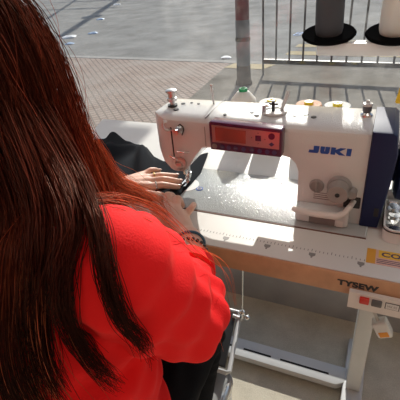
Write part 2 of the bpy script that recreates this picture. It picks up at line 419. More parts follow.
# unseen lamp post and frame, added so their shadows lie on the asphalt
def up_sun(p, z):                                           # the point at height z that shades p
    p = Vector(p); return p + SUN*((z-p.z)/SUN.z)
lampA, lampB = up_sun((-6.3, 6.8, -.09), 5.2), up_sun((-9.7, 14.2, -.09), 5.2)
lp = thing('unseen_street_lamp', 'tall unseen street lamp with a long arm, added for its shadow on the road', 'street lamp', (lampB.x, lampB.y, -.09))
MB().cyl((lampB.x, lampB.y, -.09), (lampB.x, lampB.y, 5.3), .09, .06, n=14).build('lamp_post', m_rail, lp)
MB().cyl(lampB, lampA, .12, .10, n=12).build('lamp_arm', m_rail, lp)
b = MB(); d = (lampA-lampB).normalized(); b.ell(lampA - d*3.2, (.30, .30, .12)); b.build('lamp_head', m_greyplastic, lp)
g0, g1 = up_sun((-9.2, 9.6, -.09), 5.0), up_sun((-13.6, 17.0, -.09), 5.0)
gp = thing('unseen_gantry', 'thin unseen metal gantry added to cast shadow lines on the road', 'gantry', (g1.x, g1.y, -.09))
MB().cyl((g1.x, g1.y, -.09), (g1.x, g1.y, 5.1), .08, n=12).build('gantry_post', m_rail, gp)
b = MB(); b.cyl(g0, g1, .05, n=10)
for k in (.28, .62): 
    q = g0.lerp(g1, k); b.cyl(q - V(1.9, -.2, 0), q + V(2.3, .1, 0), .05, n=10)
b.build('gantry_frame', m_rail, gp)

# litter on the road
LIT = [(-8.6, 12.5, .16, m_paper, 'white scrap of litter far out on the road'), (-6.9, 9.1, .14, m_bluep, 'pale bluish scrap of litter on the road past the big shadow'),
       (-5.64, 7.05, .14, m_bluep, 'blue and white scrap of litter mid road by the end of the shadow'), (-5.95, 6.6, .2, m_paper, 'flattened white paper on the road beside the hair'),
       (-5.4, 5.95, .12, m_bluep, 'small blue scrap on the road near the kerb'), (-1.75, 4.95, .10, m_paper, 'white crumpled paper on the road left of the maroon post')]
for x, y, s, m, lab in LIT:
    b = MB(); r = bmesh.ops.create_icosphere(b.bm, subdivisions=2, radius=1.0); sd = random.Random(int(abs(x*100)))
    for v in r['verts']:
        v.co = Vector((v.co.x*s*(.6+.5*sd.random()), v.co.y*s*(.5+.5*sd.random()), max(-.3, v.co.z)*s*.16*(.6+.9*sd.random())))
    bmesh.ops.translate(b.bm, verts=r['verts'], vec=(x, y, -.09 + s*.05)); tag(b.build('litter_scrap', m, None, auto=20), lab, 'litter', 'scraps of litter on the road')
b = MB(); r = bmesh.ops.create_icosphere(b.bm, subdivisions=2, radius=1.0); sd = random.Random(4)
for v in r['verts']: v.co = Vector((v.co.x*.13*(.6+.5*sd.random()), v.co.y*.07, max(-.3, v.co.z)*.03))
bmesh.ops.translate(b.bm, verts=r['verts'], vec=(-1.62, 4.62, -.08)); tag(b.build('litter_scrap', m_orangep, None, auto=20), 'orange scrap of litter in the gutter left of the maroon post', 'litter', 'scraps of litter on the road')
t = text('road_marking', '8 278.16 3', m_bluemark, (-1.15, 6.55, -.086), 0, 1.25, .32, None, .004, rz=ST); struct(t)

# ------------------------------------------------------------------ work table with its stand
tb = thing('sewing_table', 'long white laminate sewing table with brown wood edge on a grey metal stand', 'table', (0, 0, 0))
TH = .043; TL = .748
def Z(z): return T + z
b = MB()
b.prism([(-.425, -.194), (TL, -.194), (TL, -.0965), (-.425, -.0965)], 'z', Z(-TH), T)
b.prism([(-.425, -.0965), (-.107, -.0965), (-.107, .0865), (-.425, .0865)], 'z', Z(-TH), T)
b.prism([(.40, -.0965), (TL, -.0965), (TL, .0865), (.40, .0865)], 'z', Z(-TH), T)
b.prism([(-.425, .0865), (TL, .0865), (TL, .343), (-.475, .343), (-.425, .19)], 'z', Z(-TH), T)
top = b.build('tabletop', m_lam, tb, smooth=False)
b = MB(); b.box((-.427, -.1975, Z(-TH)), (TL, -.194, Z(-.0005)), .001); eb = b.build('edge_band', m_edge, tb)
text('brand_lettering', 'TYSEW', m_ink, (.3655, -.1978, Z(-.0262)), PI/2, .063, .0120, eb, .0004, bold=.055, spacing=1.05)
b = MB()
for i in range(92):
    x = .085 + i*.0066
    h = .007 if i % 5 == 0 else .0045
    b.box((x-.0006, -.158, T), (x+.0006, -.158+h, Z(.0003)))
b.build('ruler_marks', m_ink2, tb, smooth=False)
for i in range(8):
    x = .160 + i*.079; b = MB()
    b.prism([(x-.0055, -.162), (x+.0055, -.162), (x+.0055, -.168), (x+.0015, -.1715), (x+.0015, -.175), (x-.0015, -.175), (x-.0015, -.1715), (x-.0055, -.168)], 'z', T, Z(.0004))
    b.build('ruler_arrow', m_ink2, tb, smooth=False)
st = MB().box((.404, -.160, T), (.62, -.121, Z(.0005))).build('sticker', m_stkpk, tb, smooth=False); st['label'] = 'orange and pink warning sticker'
MB().box((.404, -.160, Z(.0005)), (.418, -.121, Z(.0008))).build('sticker_end', m_stkor, st, smooth=False)
MB().box((.4225, -.1415, Z(.0005)), (.62, -.1215, Z(.0008))).build('sticker_band', m_stkyel, st, smooth=False)
text('sticker_text', 'COUPON', m_inkpur, (.427, -.138, Z(.0009)), 0, .085, .012, st, .0002, bold=.03)
b = MB()
for k in range(3): b.box((.42, -.1475-k*.0042, Z(.0005)), (.60, -.1462-k*.0042, Z(.0008)))
b.build('sticker_lines', m_inkpur, st, smooth=False)
# stand: two legs, cross bar
def leg(x):
    b = MB(); b.box((x-.021, .125, .035), (x+.021, .20, Z(-TH)), .004); b.box((x-.03, .0, Z(-TH-.02)), (x+.03, .30, Z(-TH)), .003); return b
for x in (.436, -.30):
    l = leg(x).build('leg', m_grey, tb)
    b = MB(); b.box((x-.03, -.17, 0), (x+.03, .33, .036), .006); b.build('foot_rail', m_grey, l)
b = MB(); b.prism([(-.27, .128), (.385, .128), (.41, .145), (.41, .20), (-.27, .20)], 'z', .012, .036, .002); cb = b.build('cross_bar', m_grey, tb)
b = MB()
for x0, x1 in ((-.2, -.1), (-.06, .04), (.07, .168), (.20, .36)): b.box((x0, .156, .0355), (x1, .163, .0366))
b.build('slot', m_grill, cb, smooth=False)
# switch box
sw = MB(); sw.box((.388, -.1986, Z(-.060)), (.558, -.12, Z(-.0435)), .004)
sw.prism([(.386, Z(-.062)), (.56, Z(-.062)), (.56, Z(-.028)), (.386, Z(-.028))], 'y', -.207, -.1985); sbx = sw.build('switch_box', m_ltplastic, tb)
MB().box((.403, -.2115, Z(-.0455)), (.4175, -.206, Z(-.0325)), .0015).build('stop_button', m_red, sbx)
MB().box((.421, -.2105, Z(-.0465)), (.4365, -.206, Z(-.0335)), .0015).build('start_button', m_darkgrey, sbx)
lb = MB(); lb.box((.441, -.2078, Z(-.047)), (.462, -.207, Z(-.034))); lb.build('switch_plate', m_dark, sbx, smooth=False)
MB().box((.4422, -.2083, Z(-.0460)), (.4608, -.2075, Z(-.035))).build('switch_label', m_white, sbx, smooth=False)
text('switch_print', 'MX 02', m_ink2, (.4445, -.2084, Z(-.0425)), PI/2, .014, .004, sbx, .0002)
# treadle
tr = thing('treadle_assembly', '', '') if False else None
tf = MB(); cz = .15
pts = [(.073, -.012, cz-.02), (.079, -.005, cz-.02), (.050, .19, cz+.02), (.043, .197, cz+.02), (-.25, .197, cz+.02), (-.258, .19, cz+.02), (-.25, -.005, cz-.02), (-.243, -.012, cz-.02)]
tf.tube(pts, .0075, 8, close=True); tf = tf.build('treadle', m_grey, tb)
b = MB(); b.prism([(.0625, .0, ), (.036, .185), (-.243, .185), (-.236, .0)], 'z', -.006, .006)
pd = b.bm; bmesh.ops.transform(pd, matrix=Matrix.Translation((0, 0, cz)) @ Matrix.Rotation(math.atan(.04/.195), 4, 'X') @ Matrix.Translation((0, -.09, 0)), verts=pd.verts[:])
bmesh.ops.translate(pd, verts=pd.verts[:], vec=(0, .0925, 0)); b.build('treadle_pad', m_black, tf)
MB().cyl((.062, .175, cz+.018), (.030, .172, cz+.026), .007, n=10).cyl((.060, .17, cz+.02), (.066, .17, cz+.05), .006, n=10).build('treadle_link', m_steel2, tf)
rod = MB(); rod.cyl((.066, .17, .20), (.0815, .17, .60), .0028, n=10); rod = rod.build('pitman_rod', m_steel, tb)
MB().ell((.066, .17, .205), (.011, .011, .011)).cyl((.066, .17, .182), (.066, .17, .212), .0075, n=12).ell((.084, .165, .192), (.010, .009, .009)).cyl((.066, .17, .188), (.086, .165, .190), .005, n=10).build('rod_joint', m_steel, rod)
b = MB(); b.ell((.078, .162, .415), (.0065, .006, .006)).ell((.0965, .164, .413), (.0065, .006, .006)); b.build('rod_bolt', m_white, rod)
b = MB(); b.box((-.02, .16, .50), (.16, .28, Z(-.09)), .008); b.box((-.02, .18, .60), (.16, .26, Z(-TH)), .004); b.build('control_box', m_dark, tb)

# ------------------------------------------------------------------ sewing machine
sm = thing('sewing_machine', 'white industrial sewing machine with navy end cover and plum control panel on the table', 'sewing machine', (0, 0, T))
b = MB(); b.box((-.1045, -.0935, Z(-.04)), (.398, .0840, Z(.0022)), .0016, 2); b.build('bed', m_bed, sm)
b = MB(); b.box((-.1065, -.0962, Z(-.02)), (.3995, -.0937, Z(.0012))); b.box((-.1065, .0842, Z(-.02)), (.3995, .0862, Z(.0006))); b.box((-.1068, -.0962, Z(-.02)), (-.1047, .0862, Z(.0006))); b.build('bed_gasket', m_gasket, sm, smooth=False)
b = MB(); b.box((-.08, -.085, Z(-.13)), (.37, .078, Z(-.0402)), .01); b.build('oil_pan', m_greyplastic, sm)
# arm casting: the overlap of three outlines
YF = -.056
xz = [(-.046, .176), (-.046, .150), (-.043, .122), (-.034, .098), (-.020, .081), (-.002, .070), (.012, .0665), (.030, .0685), (.042, .080), (.057, .104), (.075, .1265), (.10, .130),
      (.235, .128), (.252, .124), (.262, .114), (.2675, .098), (.268, .03), (.268, .0022), (.384, .0022), (.384, .19), (-.030, .19)]
yz = [(YF, 0), (YF, .1725), (YF+.003, .1795), (YF+.011, .1845), (YF+.03, .1875), (0, .1885), (.048, .1885), (.061, .184), (.066, .175), (.066, 0)]
xy = [(.386, -.07), (.386, .08), (-.012, .08), (-.036, .052), (-.0455, .02), (-.0455, -.010), (-.037, -.030), (-.022, -.045), (.002, -.0555), (.012, -.07)]
A1 = MB().prism(xz, 'y', -.08, .09); A2 = MB().prism([(p, q) for p, q in yz], 'x', -.06, .39); A3 = MB().prism(xy, 'z', -.01, .25)
me = intersect([A1, A2, A3], .0025, 2); me.transform(Matrix.Translation((0, 0, T)))
arm = link('arm', me, m_white, sm, True, 30)
# seams and screws on the arm
b = MB(); b.box((.0838, YF-.0004, Z(.131)), (.0852, YF+.001, Z(.172))); b.box((.0838, YF+.006, Z(.1862)), (.0852, .06, Z(.1889))); b.build('seam', m_ink2, sm, smooth=False)
for x, y, r in ((.007, -.018, .0058), (.006, .018, .0046), (.022, .026, .0028), (.040, .022, .0032), (.117, -.028, .0032), (.265, .0, .006), (.282, -.012, .005), (.247, -.008, .005), (.178, -.020, .005), (.165, -.008, .004)):
    MB().cyl((x, y, Z(.186)), (x, y, Z(.1896)), r, n=14).build('arm_screw', m_dark, sm)
# pillar foot, label plate and recess
b = MB(); b.box((.2685, -.079, Z(.0024)), (.366, YF+.004, Z(.036)), .007, 3); pf = b.build('pillar_foot', m_white, sm)
b = MB(); b.box((.296, -.0802, Z(.006)), (.343, -.0788, Z(.019))); b.build('rating_plate', m_labelgrey, pf, smooth=False)
b = MB(); b.box((.346, -.0802, Z(.006)), (.357, -.0788, Z(.019))); b.build('rating_code', m_ltplastic, pf, smooth=False)
b = MB(); b.box((.352, YF-.0015, Z(.036)), (.3815, YF+.002, Z(.060)), .002); b.build('lever_recess', m_dark, sm)
b = MB()
for k in range(4): b.box((.298, YF-.0006, Z(.0585-k*.0042)), (.298+(.03, .036, .026, .034)[k], YF+.001, Z(.0597-k*.0042)))
b.build('small_print', m_labelgrey, sm, smooth=False)
# dials and reverse lever
b = MB(); b.lathe([(.0215, 0), (.0215, .006), (.0195, .010)], (.3425, YF, Z(.078)), (0, -1, 0), 36); b.lathe([(.0185, .0), (.0185, .026), (.017, .029), (.0, .029)], (.3425, YF-.004, Z(.078)), (0, -1, 0), 36)
dl = b.build('stitch_dial', m_midplastic, sm)
b = MB(); b.cyl((.3425, YF-.0325, Z(.078)), (.3425, YF-.034, Z(.078)), .004, n=16); b.build('dial_hub', m_dark, dl)
b = MB(); b.lathe([(.0085, 0), (.0085, .016), (.0075, .018), (0, .018)], (.3655, YF, Z(.072)), (0, -1, 0), 20); b.build('dial_stop', m_midplastic, dl)
b = MB(); b.lathe([(.0135, 0), (.0135, .003), (.0115, .005), (.0105, .005), (.0105, .003), (0, .003)], (.3025, YF, Z(.074)), (0, -1, 0), 28)
b.box((.3005, YF-.006, Z(.064)), (.3045, YF-.002, Z(.084)), .001); b.build('feed_dial', m_midplastic, sm)
b = MB(); b.tube([(.266, YF-.028, Z(.036)), (.275, YF-.031, Z(.034)), (.31, YF-.033, Z(.033)), (.345, YF-.032, Z(.034)), (.358, YF-.028, Z(.040)), (.366, YF-.020, Z(.052))], [.005, .0062, .0064, .0064, .006, .005], 12)
b.cyl((.366, YF-.020, Z(.052)), (.370, YF+.002, Z(.050)), .005, n=12); b.build('reverse_lever', m_ltplastic, sm)
# brand lettering, blocky and wide
def letter_boxes(b, polys, x0, z0, w, h):
    for P in polys: b.prism([(x0 + p[0]*w, z0 + p[1]*h) for p in P], 'y', YF-.0007, YF+.0006)
b = MB(); lx, lz, lw, lh = .2835, Z(.1395), .0705, .0135
letter_boxes(b, [[(.0, 0), (.225, 0), (.250, .25), (.265, 1), (.125, 1), (.120, .40), (.015, .40)],
                 [(.285, .25), (.31, 0), (.48, 0), (.505, .25), (.52, 1), (.41, 1), (.40, .36), (.385, .36), (.40, 1), (.29, 1)],
                 [(.535, 0), (.645, 0), (.655, 1), (.545, 1)], [(.645, .34), (.74, 0), (.885, 0), (.745, .5), (.895, 1), (.76, 1), (.65, .68)],
                 [(.905, 0), (1.015, 0), (1.025, 1), (.915, 1)]], lx, lz, lw, lh)
b.build('brand_lettering', m_inkblue, sm, smooth=False)
# control panel
pn = MB(); pn.prism([(.1040, Z(.1365)), (.2395, Z(.1345)), (.2405, Z(.1845)), (.238, Z(.1872)), (.107, Z(.1925)), (.1035, Z(.190))], 'y', -.079, YF+.003, .002); pn = pn.build('control_panel', m_panel, sm)
b = MB(); b.prism([(.1095, Z(.153)), (.236, Z(.150)), (.2365, Z(.1815)), (.1095, Z(.1868))], 'y', -.0800, -.0785); ins = b.build('panel_insert', m_insert, pn, smooth=False)
b = MB(); b.prism([(.1165, Z(.1565)), (.175, Z(.1553)), (.1755, Z(.1805)), (.1165, Z(.1832))], 'y', -.0809, -.0797); b.build('display', m_lcd, pn, smooth=False)
b = MB(); b.box((.193, -.0812, Z(.163)), (.2035, -.0797, Z(.1735)), .0008); b.build('menu_key', m_panel, pn)
b = MB(); b.cyl((.2225, -.0797, Z(.174)), (.2225, -.0812, Z(.174)), .0058, n=24); b.build('power_key', m_panel, pn)
b = MB(); b.prism([(.2175, Z(.1588)), (.2225, Z(.1548)), (.2275, Z(.1588)), (.2225, Z(.1628))], 'y', -.0808, -.0797); b.build('return_key', m_inkpur, pn, smooth=False)
b = MB(); 
for x, z in ((.198, .1785), (.198, .1585), (.186, .1690), (.2105, .1675)): b.prism([(x-.0012, Z(z-.001)), (x+.0012, Z(z-.001)), (x, Z(z+.001))], 'y', -.0806, -.0797)
b.build('arrow_mark', m_ink, pn, smooth=False)
for i, x in enumerate((.113, .1285, .141, .1545, .170, .186, .2005, .2145, .2275)):
    MB().cyl((x, -.0785, Z(.1445-.0002*i)), (x, -.0802, Z(.1445-.0002*i)), .0052 if i == 0 else .0042, n=18).build('panel_key', m_inkpur if i else m_labelgrey, pn)
for x in (.1285, .1545, .186): MB().box((x-.0025, -.0806, Z(.1437)), (x+.0025, -.0801, Z(.1447))).build('key_print', m_labelgrey, pn, smooth=False)
# navy end cover, tapering towards the bed
b = MB(); b.prism([(.3842, Z(.0022)), (.4155, Z(.0022)), (.4245, Z(.095)), (.4275, Z(.150)), (.4225, Z(.183)), (.416, Z(.1885)), (.3842, Z(.1885))], 'y', YF-.006, .068, .005); b.build('end_cover', m_blue, sm)
b = MB(); b.cyl((.4205, .02, Z(.095)), (.434, .02, Z(.095)), .03, n=28); b.lathe([(.05, 0), (.062, .006), (.064, .016), (.060, .024), (.045, .028), (0, .03)], (.432, .02, Z(.095)), (1, 0, 0), 36); b.build('handwheel', m_blue, sm)
b = MB(); b.box((.4055, YF-.0068, Z(.028)), (.4135, YF-.004, Z(.046)), .001); b.build('cover_latch', m_dark, sm)
# needle side
b = MB(); b.cyl((.003, 0, Z(.038)), (.003, 0, Z(.075)), .0036, n=14); b.cyl((.003, 0, Z(.030)), (.003, 0, Z(.040)), .0052, n=14); nb_ = b.build('needle_bar', m_steel, sm)
b = MB(); b.cyl((.003, 0, Z(.030)), (.001, 0, Z(.002)), .0009, .0005, n=8); b.build('needle', m_steel, nb_)
b = MB(); b.cyl((.003, .016, Z(.022)), (.003, .016, Z(.072)), .0042, n=14); pb = b.build('presser_bar', m_steel2, sm)
b = MB(); b.box((-.002, .008, Z(.012)), (.008, .021, Z(.026)), .0015); b.prism([(-.0055, -.020), (-.0015, -.021), (-.0015, -.003), (.0045, -.003), (.0045, -.021), (.0085, -.020), (.0085, .012), (-.0055, .012)], 'z', Z(.006), Z(.0085)); b.box((-.001, .004, Z(.0085)), (.007, .012, Z(.016)), .001); b.build('presser_foot', m_steel, pb)
b = MB(); b.lathe([(.0145, 0), (.0145, .005), (.011, .0065), (.0095, .004), (0, .004)], (.024, YF+.001, Z(.086)), (0, -1, 0), 28); b.lathe([(.0075, 0), (.0075, .006), (.004, .008), (0, .008)], (.021, YF-.001, Z(.083)), (0, -1, 0), 22); b.build('face_thread_guide', m_steel2, sm)
b = MB(); b.lathe([(.0055, 0), (.0055, .012), (.010, .014), (.0105, .020), (.0075, .022), (.0075, .030), (.0115, .032), (.0115, .036), (.0085, .038), (0, .038)], (-.010, .0, Z(.186)), (0, 0, 1), 24); b.build('pressure_knob', m_steel2, sm)
b = MB(); b.cyl((-.010, 0, Z(.186)), (-.010, 0, Z(.192)), .0105, n=20); b.build('knob_collar', m_dark, sm)
b = MB(); b.lathe([(.007, 0), (.0085, .003), (.007, .005), (.0085, .007), (.006, .010), (.0055, .014), (.0062, .016), (.0062, .021), (0, .022)], (.031, YF, Z(.163)), (0, -1, 0), 22); tn = b.build('tension_knob', m_steel2, sm)
b = MB(); b.tube([(.031, YF-.006, Z(.172)), (.038, YF-.012, Z(.178)), (.043, YF-.010, Z(.172)), (.041, YF-.004, Z(.163)), (.036, YF-.004, Z(.152))], .0013, 8); b.build('check_spring', m_dark, tn)
b = MB(); b.box((.0085, YF-.0007, Z(.100)), (.0118, YF+.001, Z(.165)), .0008); sl = b.build('take_up_slot', m_dark, sm)
b = MB(); b.tube([(.0102, YF+.004, Z(.158)), (.010, YF-.010, Z(.163)), (.004, YF-.016, Z(.168)), (.001, YF-.016, Z(.176)), (.004, YF-.014, Z(.182)), (.0085, YF-.010, Z(.180))], .0026, 8); b.build('take_up_lever', m_steel2, sm)
b = MB(); b.tube([(.022, YF-.001, Z(.115)), (.024, YF-.010, Z(.117)), (.040, YF-.010, Z(.117)), (.046, YF-.001, Z(.114))], .0014, 8); b.tube([(.0065, YF-.001, Z(.098)), (.002, YF-.006, Z(.104)), (.016, YF-.006, Z(.098)), (.022, YF-.001, Z(.093))], .0012, 8); b.build('thread_hook', m_steel, sm)
b = MB(); b.box((.050, YF-.0008, Z(.1185)), (.084, YF+.001, Z(.1285)), .001); b.build('thread_knife_recess', m_dark, sm) if False else None
b = MB(); b.cyl((.073, .026, Z(.186)), (.0695, .026, Z(.226)), .0018, n=10); b.ell((.0695, .026, Z(.227)), (.0034, .0034, .0034)); b.cyl((.0706, .026, Z(.218)), (.0704, .026, Z(.2205)), .0033, n=10); b.build('thread_pin', m_white, sm)
# bobbin winder
b = MB(); b.lathe([(.0235, 0), (.0245, .003), (.0235, .005), (.017, .0055), (.016, .0035), (0, .0035)], (.207, .0, Z(.188)), (0, 0, 1), 36); bw = b.build('bobbin_winder', m_white, sm)
b = MB(); b.cyl((.205, -.002, Z(.190)), (.205, -.002, Z(.212)), .0032, n=14); b.box((.190, -.005, Z(.204)), (.214, .001, Z(.208)), .001); b.build('winder_spindle', m_dark, bw)
b = MB(); b.cyl((.190, -.012, Z(.190)), (.190, -.012, Z(.206)), .004, n=14); b.box((.185, -.013, Z(.203)), (.199, -.007, Z(.207)), .001); b.build('winder_guide', m_steel2, bw)
b = MB(); b.tube([(.219, .006, Z(.192)), (.222, .012, Z(.203)), (.226, .022, Z(.214)), (.226, .026, Z(.222))], [.003, .0035, .004, .0035], 10); b.build('winder_lever', m_white, bw)
# thread guide near the end cover
b = MB(); b.lathe([(.0115, 0), (.0105, .005), (.007, .008)], (.369, .012, Z(.187)), (0, 0, 1), 20); tg = b.build('thread_guide', m_steel, sm)
b = MB(); b.lathe([(.0062, .008), (.0078, .011), (.0078, .020)], (.369, .012, Z(.187)), (0, 0, 1), 20); b.build('guide_collar', m_darkgrey, tg)
b = MB(); b.lathe([(.0085, .020), (.0085, .0245), (.0035, .0255), (.0025, .030), (0, .030)], (.369, .012, Z(.187)), (0, 0, 1), 20); b.build('guide_cap', m_white, tg)
MB().box((.183, .034, Z(.111)), (.243, .0655, Z(.132)), .003).build('shadow_rib', m_white, sm)  # added rib, shaped to step the arm's shadow on the table
# plates on the bed
b = MB(); b.cyl((.004, -.004, Z(.0018)), (.004, -.004, Z(.0028)), .029, n=48); b.build('needle_plate', m_plate, sm)
b = MB(); b.cyl((.0405, -.013, Z(.0018)), (.0405, -.013, Z(.0030)), .0085, n=32); em = b.build('bed_emblem', m_inkblue, sm)
b = MB(); b.tube([(.0405+.0045*math.cos(a), -.013+.0045*math.sin(a), Z(.0031)) for a in np.linspace(0, 2*PI, 16)[:-1]], .0006, 6, close=True); b.box((.0345, -.0138, Z(.0030)), (.0465, -.0122, Z(.0036))); b.build('emblem_mark', m_white, em)
for x, y in ((.26, .055), (.135, .066), (.262, -.07), (.21, .06)): MB().cyl((x, y, Z(.0018)), (x, y, Z(.0027)), .0025, n=12).build('bed_screw', m_dark, sm)

# ------------------------------------------------------------------ thread cones and their stand
ts = thing('thread_stand', 'white two-arm thread stand holding two cones on black discs', 'thread stand', (.56, .27, T))
b = MB(); b.lathe([(.03, 0), (.03, .008), (.014, .014), (.012, .03)], (.56, .27, T)); b.cyl((.56, .27, T), (.56, .27, Z(.55)), .008, n=16); b.build('stand_post', m_steel2, ts)
DX = [(.256, .305), (.395, .305)]; DZ = .2705
b = MB(); b.box((.236, .262, Z(.233)), (.58, .298, Z(.261)), .004); b.build('stand_arm', m_standwhite, ts)
TILT = Matrix.Rotation(math.radians(12), 4, 'X')
def about(p): return Matrix.Translation(Vector(p)) @ TILT @ Matrix.Translation(-Vector(p))
def tilt(o, p):
    for q in [o] + list(o.children_recursive):
        if q.type == 'MESH': q.data.transform(about(p))
for x, y in DX:
    b = MB(); b.lathe([(.02, -.006), (.058, -.001), (.061, .003), (.058, .007), (.04, .0055), (0, .0055)], (x, y, Z(DZ)), (0, 0, 1), 44); dsc = b.build('spool_disc', m_disc, ts)
    MB().cyl((x, y, Z(DZ-.014)), (x, y, Z(DZ+.2)), .004, n=10).build('spool_pin', m_steel2, dsc)
    tilt(dsc, (x, y, Z(DZ)))
def cone(x, y, z, mt, mc, r0, r1, h, label, fl=0.0):
    o = thing('thread_cone', label, 'thread cone', (x, y, z), 'cones of sewing thread')
    prof = [(r0*.93, 0), (r0*.96, .004), (r0, .010)]
    for i in range(9):
        t = i/8; prof.append((r0 + (r1-r0)*t + .0025*math.sin(t*PI), .012 + t*(h-fl-.022)))
    k = .0105
    prof += [(r1*.95, h-fl-.006), (k*1.5, h-.009), (k*1.1, h-.008), (k*1.1, .004), (k*1.1, 0)]
    MB().lathe(prof, (x, y, z), (0, 0, 1), 36).build('thread', mt, o)
    b = MB(); hr_ = k*(.75 if fl else .45); b.lathe([(k*1.1, h-.013), (k*1.1, h-.002), (k*.95, h), (hr_, h), (hr_*.95, h-.008), (.0045, h-.008), (.0045, h-.013)], (x, y, z), (0, 0, 1), 24); b.build('cone_core', mc, o)
    return o
tilt(cone(DX[0][0], DX[0][1], Z(DZ+.0046), m_thr_grey, m_dark, .031, .0245, .17, 'dark grey thread cone on the left disc of the stand'), (DX[0][0], DX[0][1], Z(DZ)))
tilt(cone(DX[1][0], DX[1][1], Z(DZ+.0046), m_thr_white, m_thr_white, .033, .027, .17, 'white thread cone on the right disc of the stand'), (DX[1][0], DX[1][1], Z(DZ)))
cone(.048, .293, T, m_thr_white, m_green, .035, .034, .142, 'white thread cone with green core standing behind the machine', .022)
cone(.125, .293, T, m_thr_cool, m_tyel, .034, .033, .115, 'white thread cone behind the bobbin winder, right of the green-cored one')
cone(.222, .293, T, m_thr_pink, m_tyel, .034, .033, .115, 'salmon thread cone with yellow core behind the machine arm')
cone(.292, .293, T, m_thr_cool, m_tyel, .034, .033, .115, 'white thread cone with yellow core, between salmon cone and navy cover')

# ------------------------------------------------------------------ small things on and under the table
yc = thing('yellow_tag', 'yellow tag with pink edge hanging from the thread stand arm at the right', 'tag', (.44, .28, Z(.125)))
b = MB(); b.prism([(0.4195, Z(.128)), (0.4225, Z(.125)), (0.4770, Z(.125)), (0.4800, Z(.128)), (0.4890, Z(.186)), (0.4275, Z(.186))], 'y', .279, .281); b.build('card', m_yellow, yc, smooth=False)
b = MB(); b.prism([(0.4256, Z(.171)), (0.4868, Z(.171)), (0.4892, Z(.1865)), (0.4273, Z(.1865))], 'y', .2784, .2816); b.build('printed_edge', m_pink, yc, smooth=False)
MB().tube([(0.4580, .280, Z(.185)), (0.4590, .2795, Z(.21)), (0.4590, .280, Z(.2312))], .0008, 6).build('string', m_paper, yc)
# wire-rimmed tray of bobbins
ty = thing('bobbin_tray', 'clear rounded tray of bobbins beside the handwheel', 'tray', (.475, -.02, T))
def rrect(cx, cy, hx, hy, r, n=6):
    P = []
    for sx, sy, a0 in ((1, 1, 0), (-1, 1, PI/2), (-1, -1, PI), (1, -1, 1.5*PI)):
        for i in range(n+1):
            a = a0 + PI/2*i/n; P.append((cx + sx*(hx-r) + r*math.cos(a), cy + sy*(hy-r) + r*math.sin(a)))
    return P
b = MB(); O = rrect(.482, -.022, .058, .075, .018); I = rrect(.482, -.022, .0555, .0725, .016); n = len(O)
vo0 = [b.bm.verts.new((*p, Z(.0005))) for p in O]; vo1 = [b.bm.verts.new((*p, Z(.028))) for p in O]; vi1 = [b.bm.verts.new((*p, Z(.028))) for p in I]; vi0 = [b.bm.verts.new((*p, Z(.003))) for p in I]
for i in range(n):
    j = (i+1) % n
    for A_, B_ in ((vo0, vo1), (vo1, vi1), (vi1, vi0)): b.bm.faces.new((A_[i], A_[j], B_[j], B_[i]))
b.bm.faces.new(vo0[::-1]); b.bm.faces.new(vi0); b.build('tray', m_plast, ty)
MB().tube([(*p, Z(.024)) for p in rrect(.482, -.022, .0588, .0758, .018)], .0011, 6, close=True).build('tray_band', m_dark, ty)
def bobbin(x, y, z, tilt, az, label):
    q = Quaternion((math.cos(az), math.sin(az), 0), tilt); ax = q @ Vector((0, 0, 1))
    b = MB(); b.lathe([(.0105, 0), (.0105, .001), (.004, .001), (.004, .008), (.0105, .008), (.0105, .009), (.003, .009)], (x, y, z), ax, 22)
    tag(b.build('bobbin', m_steel, None), label, 'bobbin', 'metal bobbins in the tray')
k = 0
PB = [(.440, .030, 'front'), (.440, .004, 'x'), (.442, -.022, 'x'), (.441, -.048, 'x'), (.444, -.074, 'x'), (.464, .028, 'x'), (.466, .0, 'x'), (.468, -.028, 'x'), (.467, -.056, 'x'), (.490, .02, 'x'), (.492, -.012, 'x'), (.492, -.04, 'x')]
for i, (x, y, _) in enumerate(PB):
    bobbin(x, y, Z(.0035) + (.004 if i % 3 == 1 else 0), [0.0, .25, 0.1, .3][i % 4], i*1.3, 'loose steel bobbin lying in the clear tray')
# hanging plug
pg = thing('power_plug', 'white plug with orange label hanging on a cord below the switch box', 'plug', (.452, -.10, Z(-.2)))
b = MB(); b.tube([(.428, -.13, Z(-.062)), (.427, -.12, Z(-.11)), (.432, -.105, Z(-.155)), (.4455, -.10, Z(-.187))], .0032, 8); b.build('cord', m_greyplastic, pg)
b = MB(); Mx = Matrix.Translation((.4555, -.10, Z(-.203))) @ Matrix.Rotation(math.radians(-28), 4, 'Y')
b.box((-.0145, -.012, -.02), (.0145, .012, .02), .005, 3, Mx); b.build('plug_body', m_white, pg)
b = MB(); b.box((-.0085, -.0128, -.015), (.0095, -.0115, -.002), .0006, 1, Mx); b.build('plug_label', m_orange, pg)
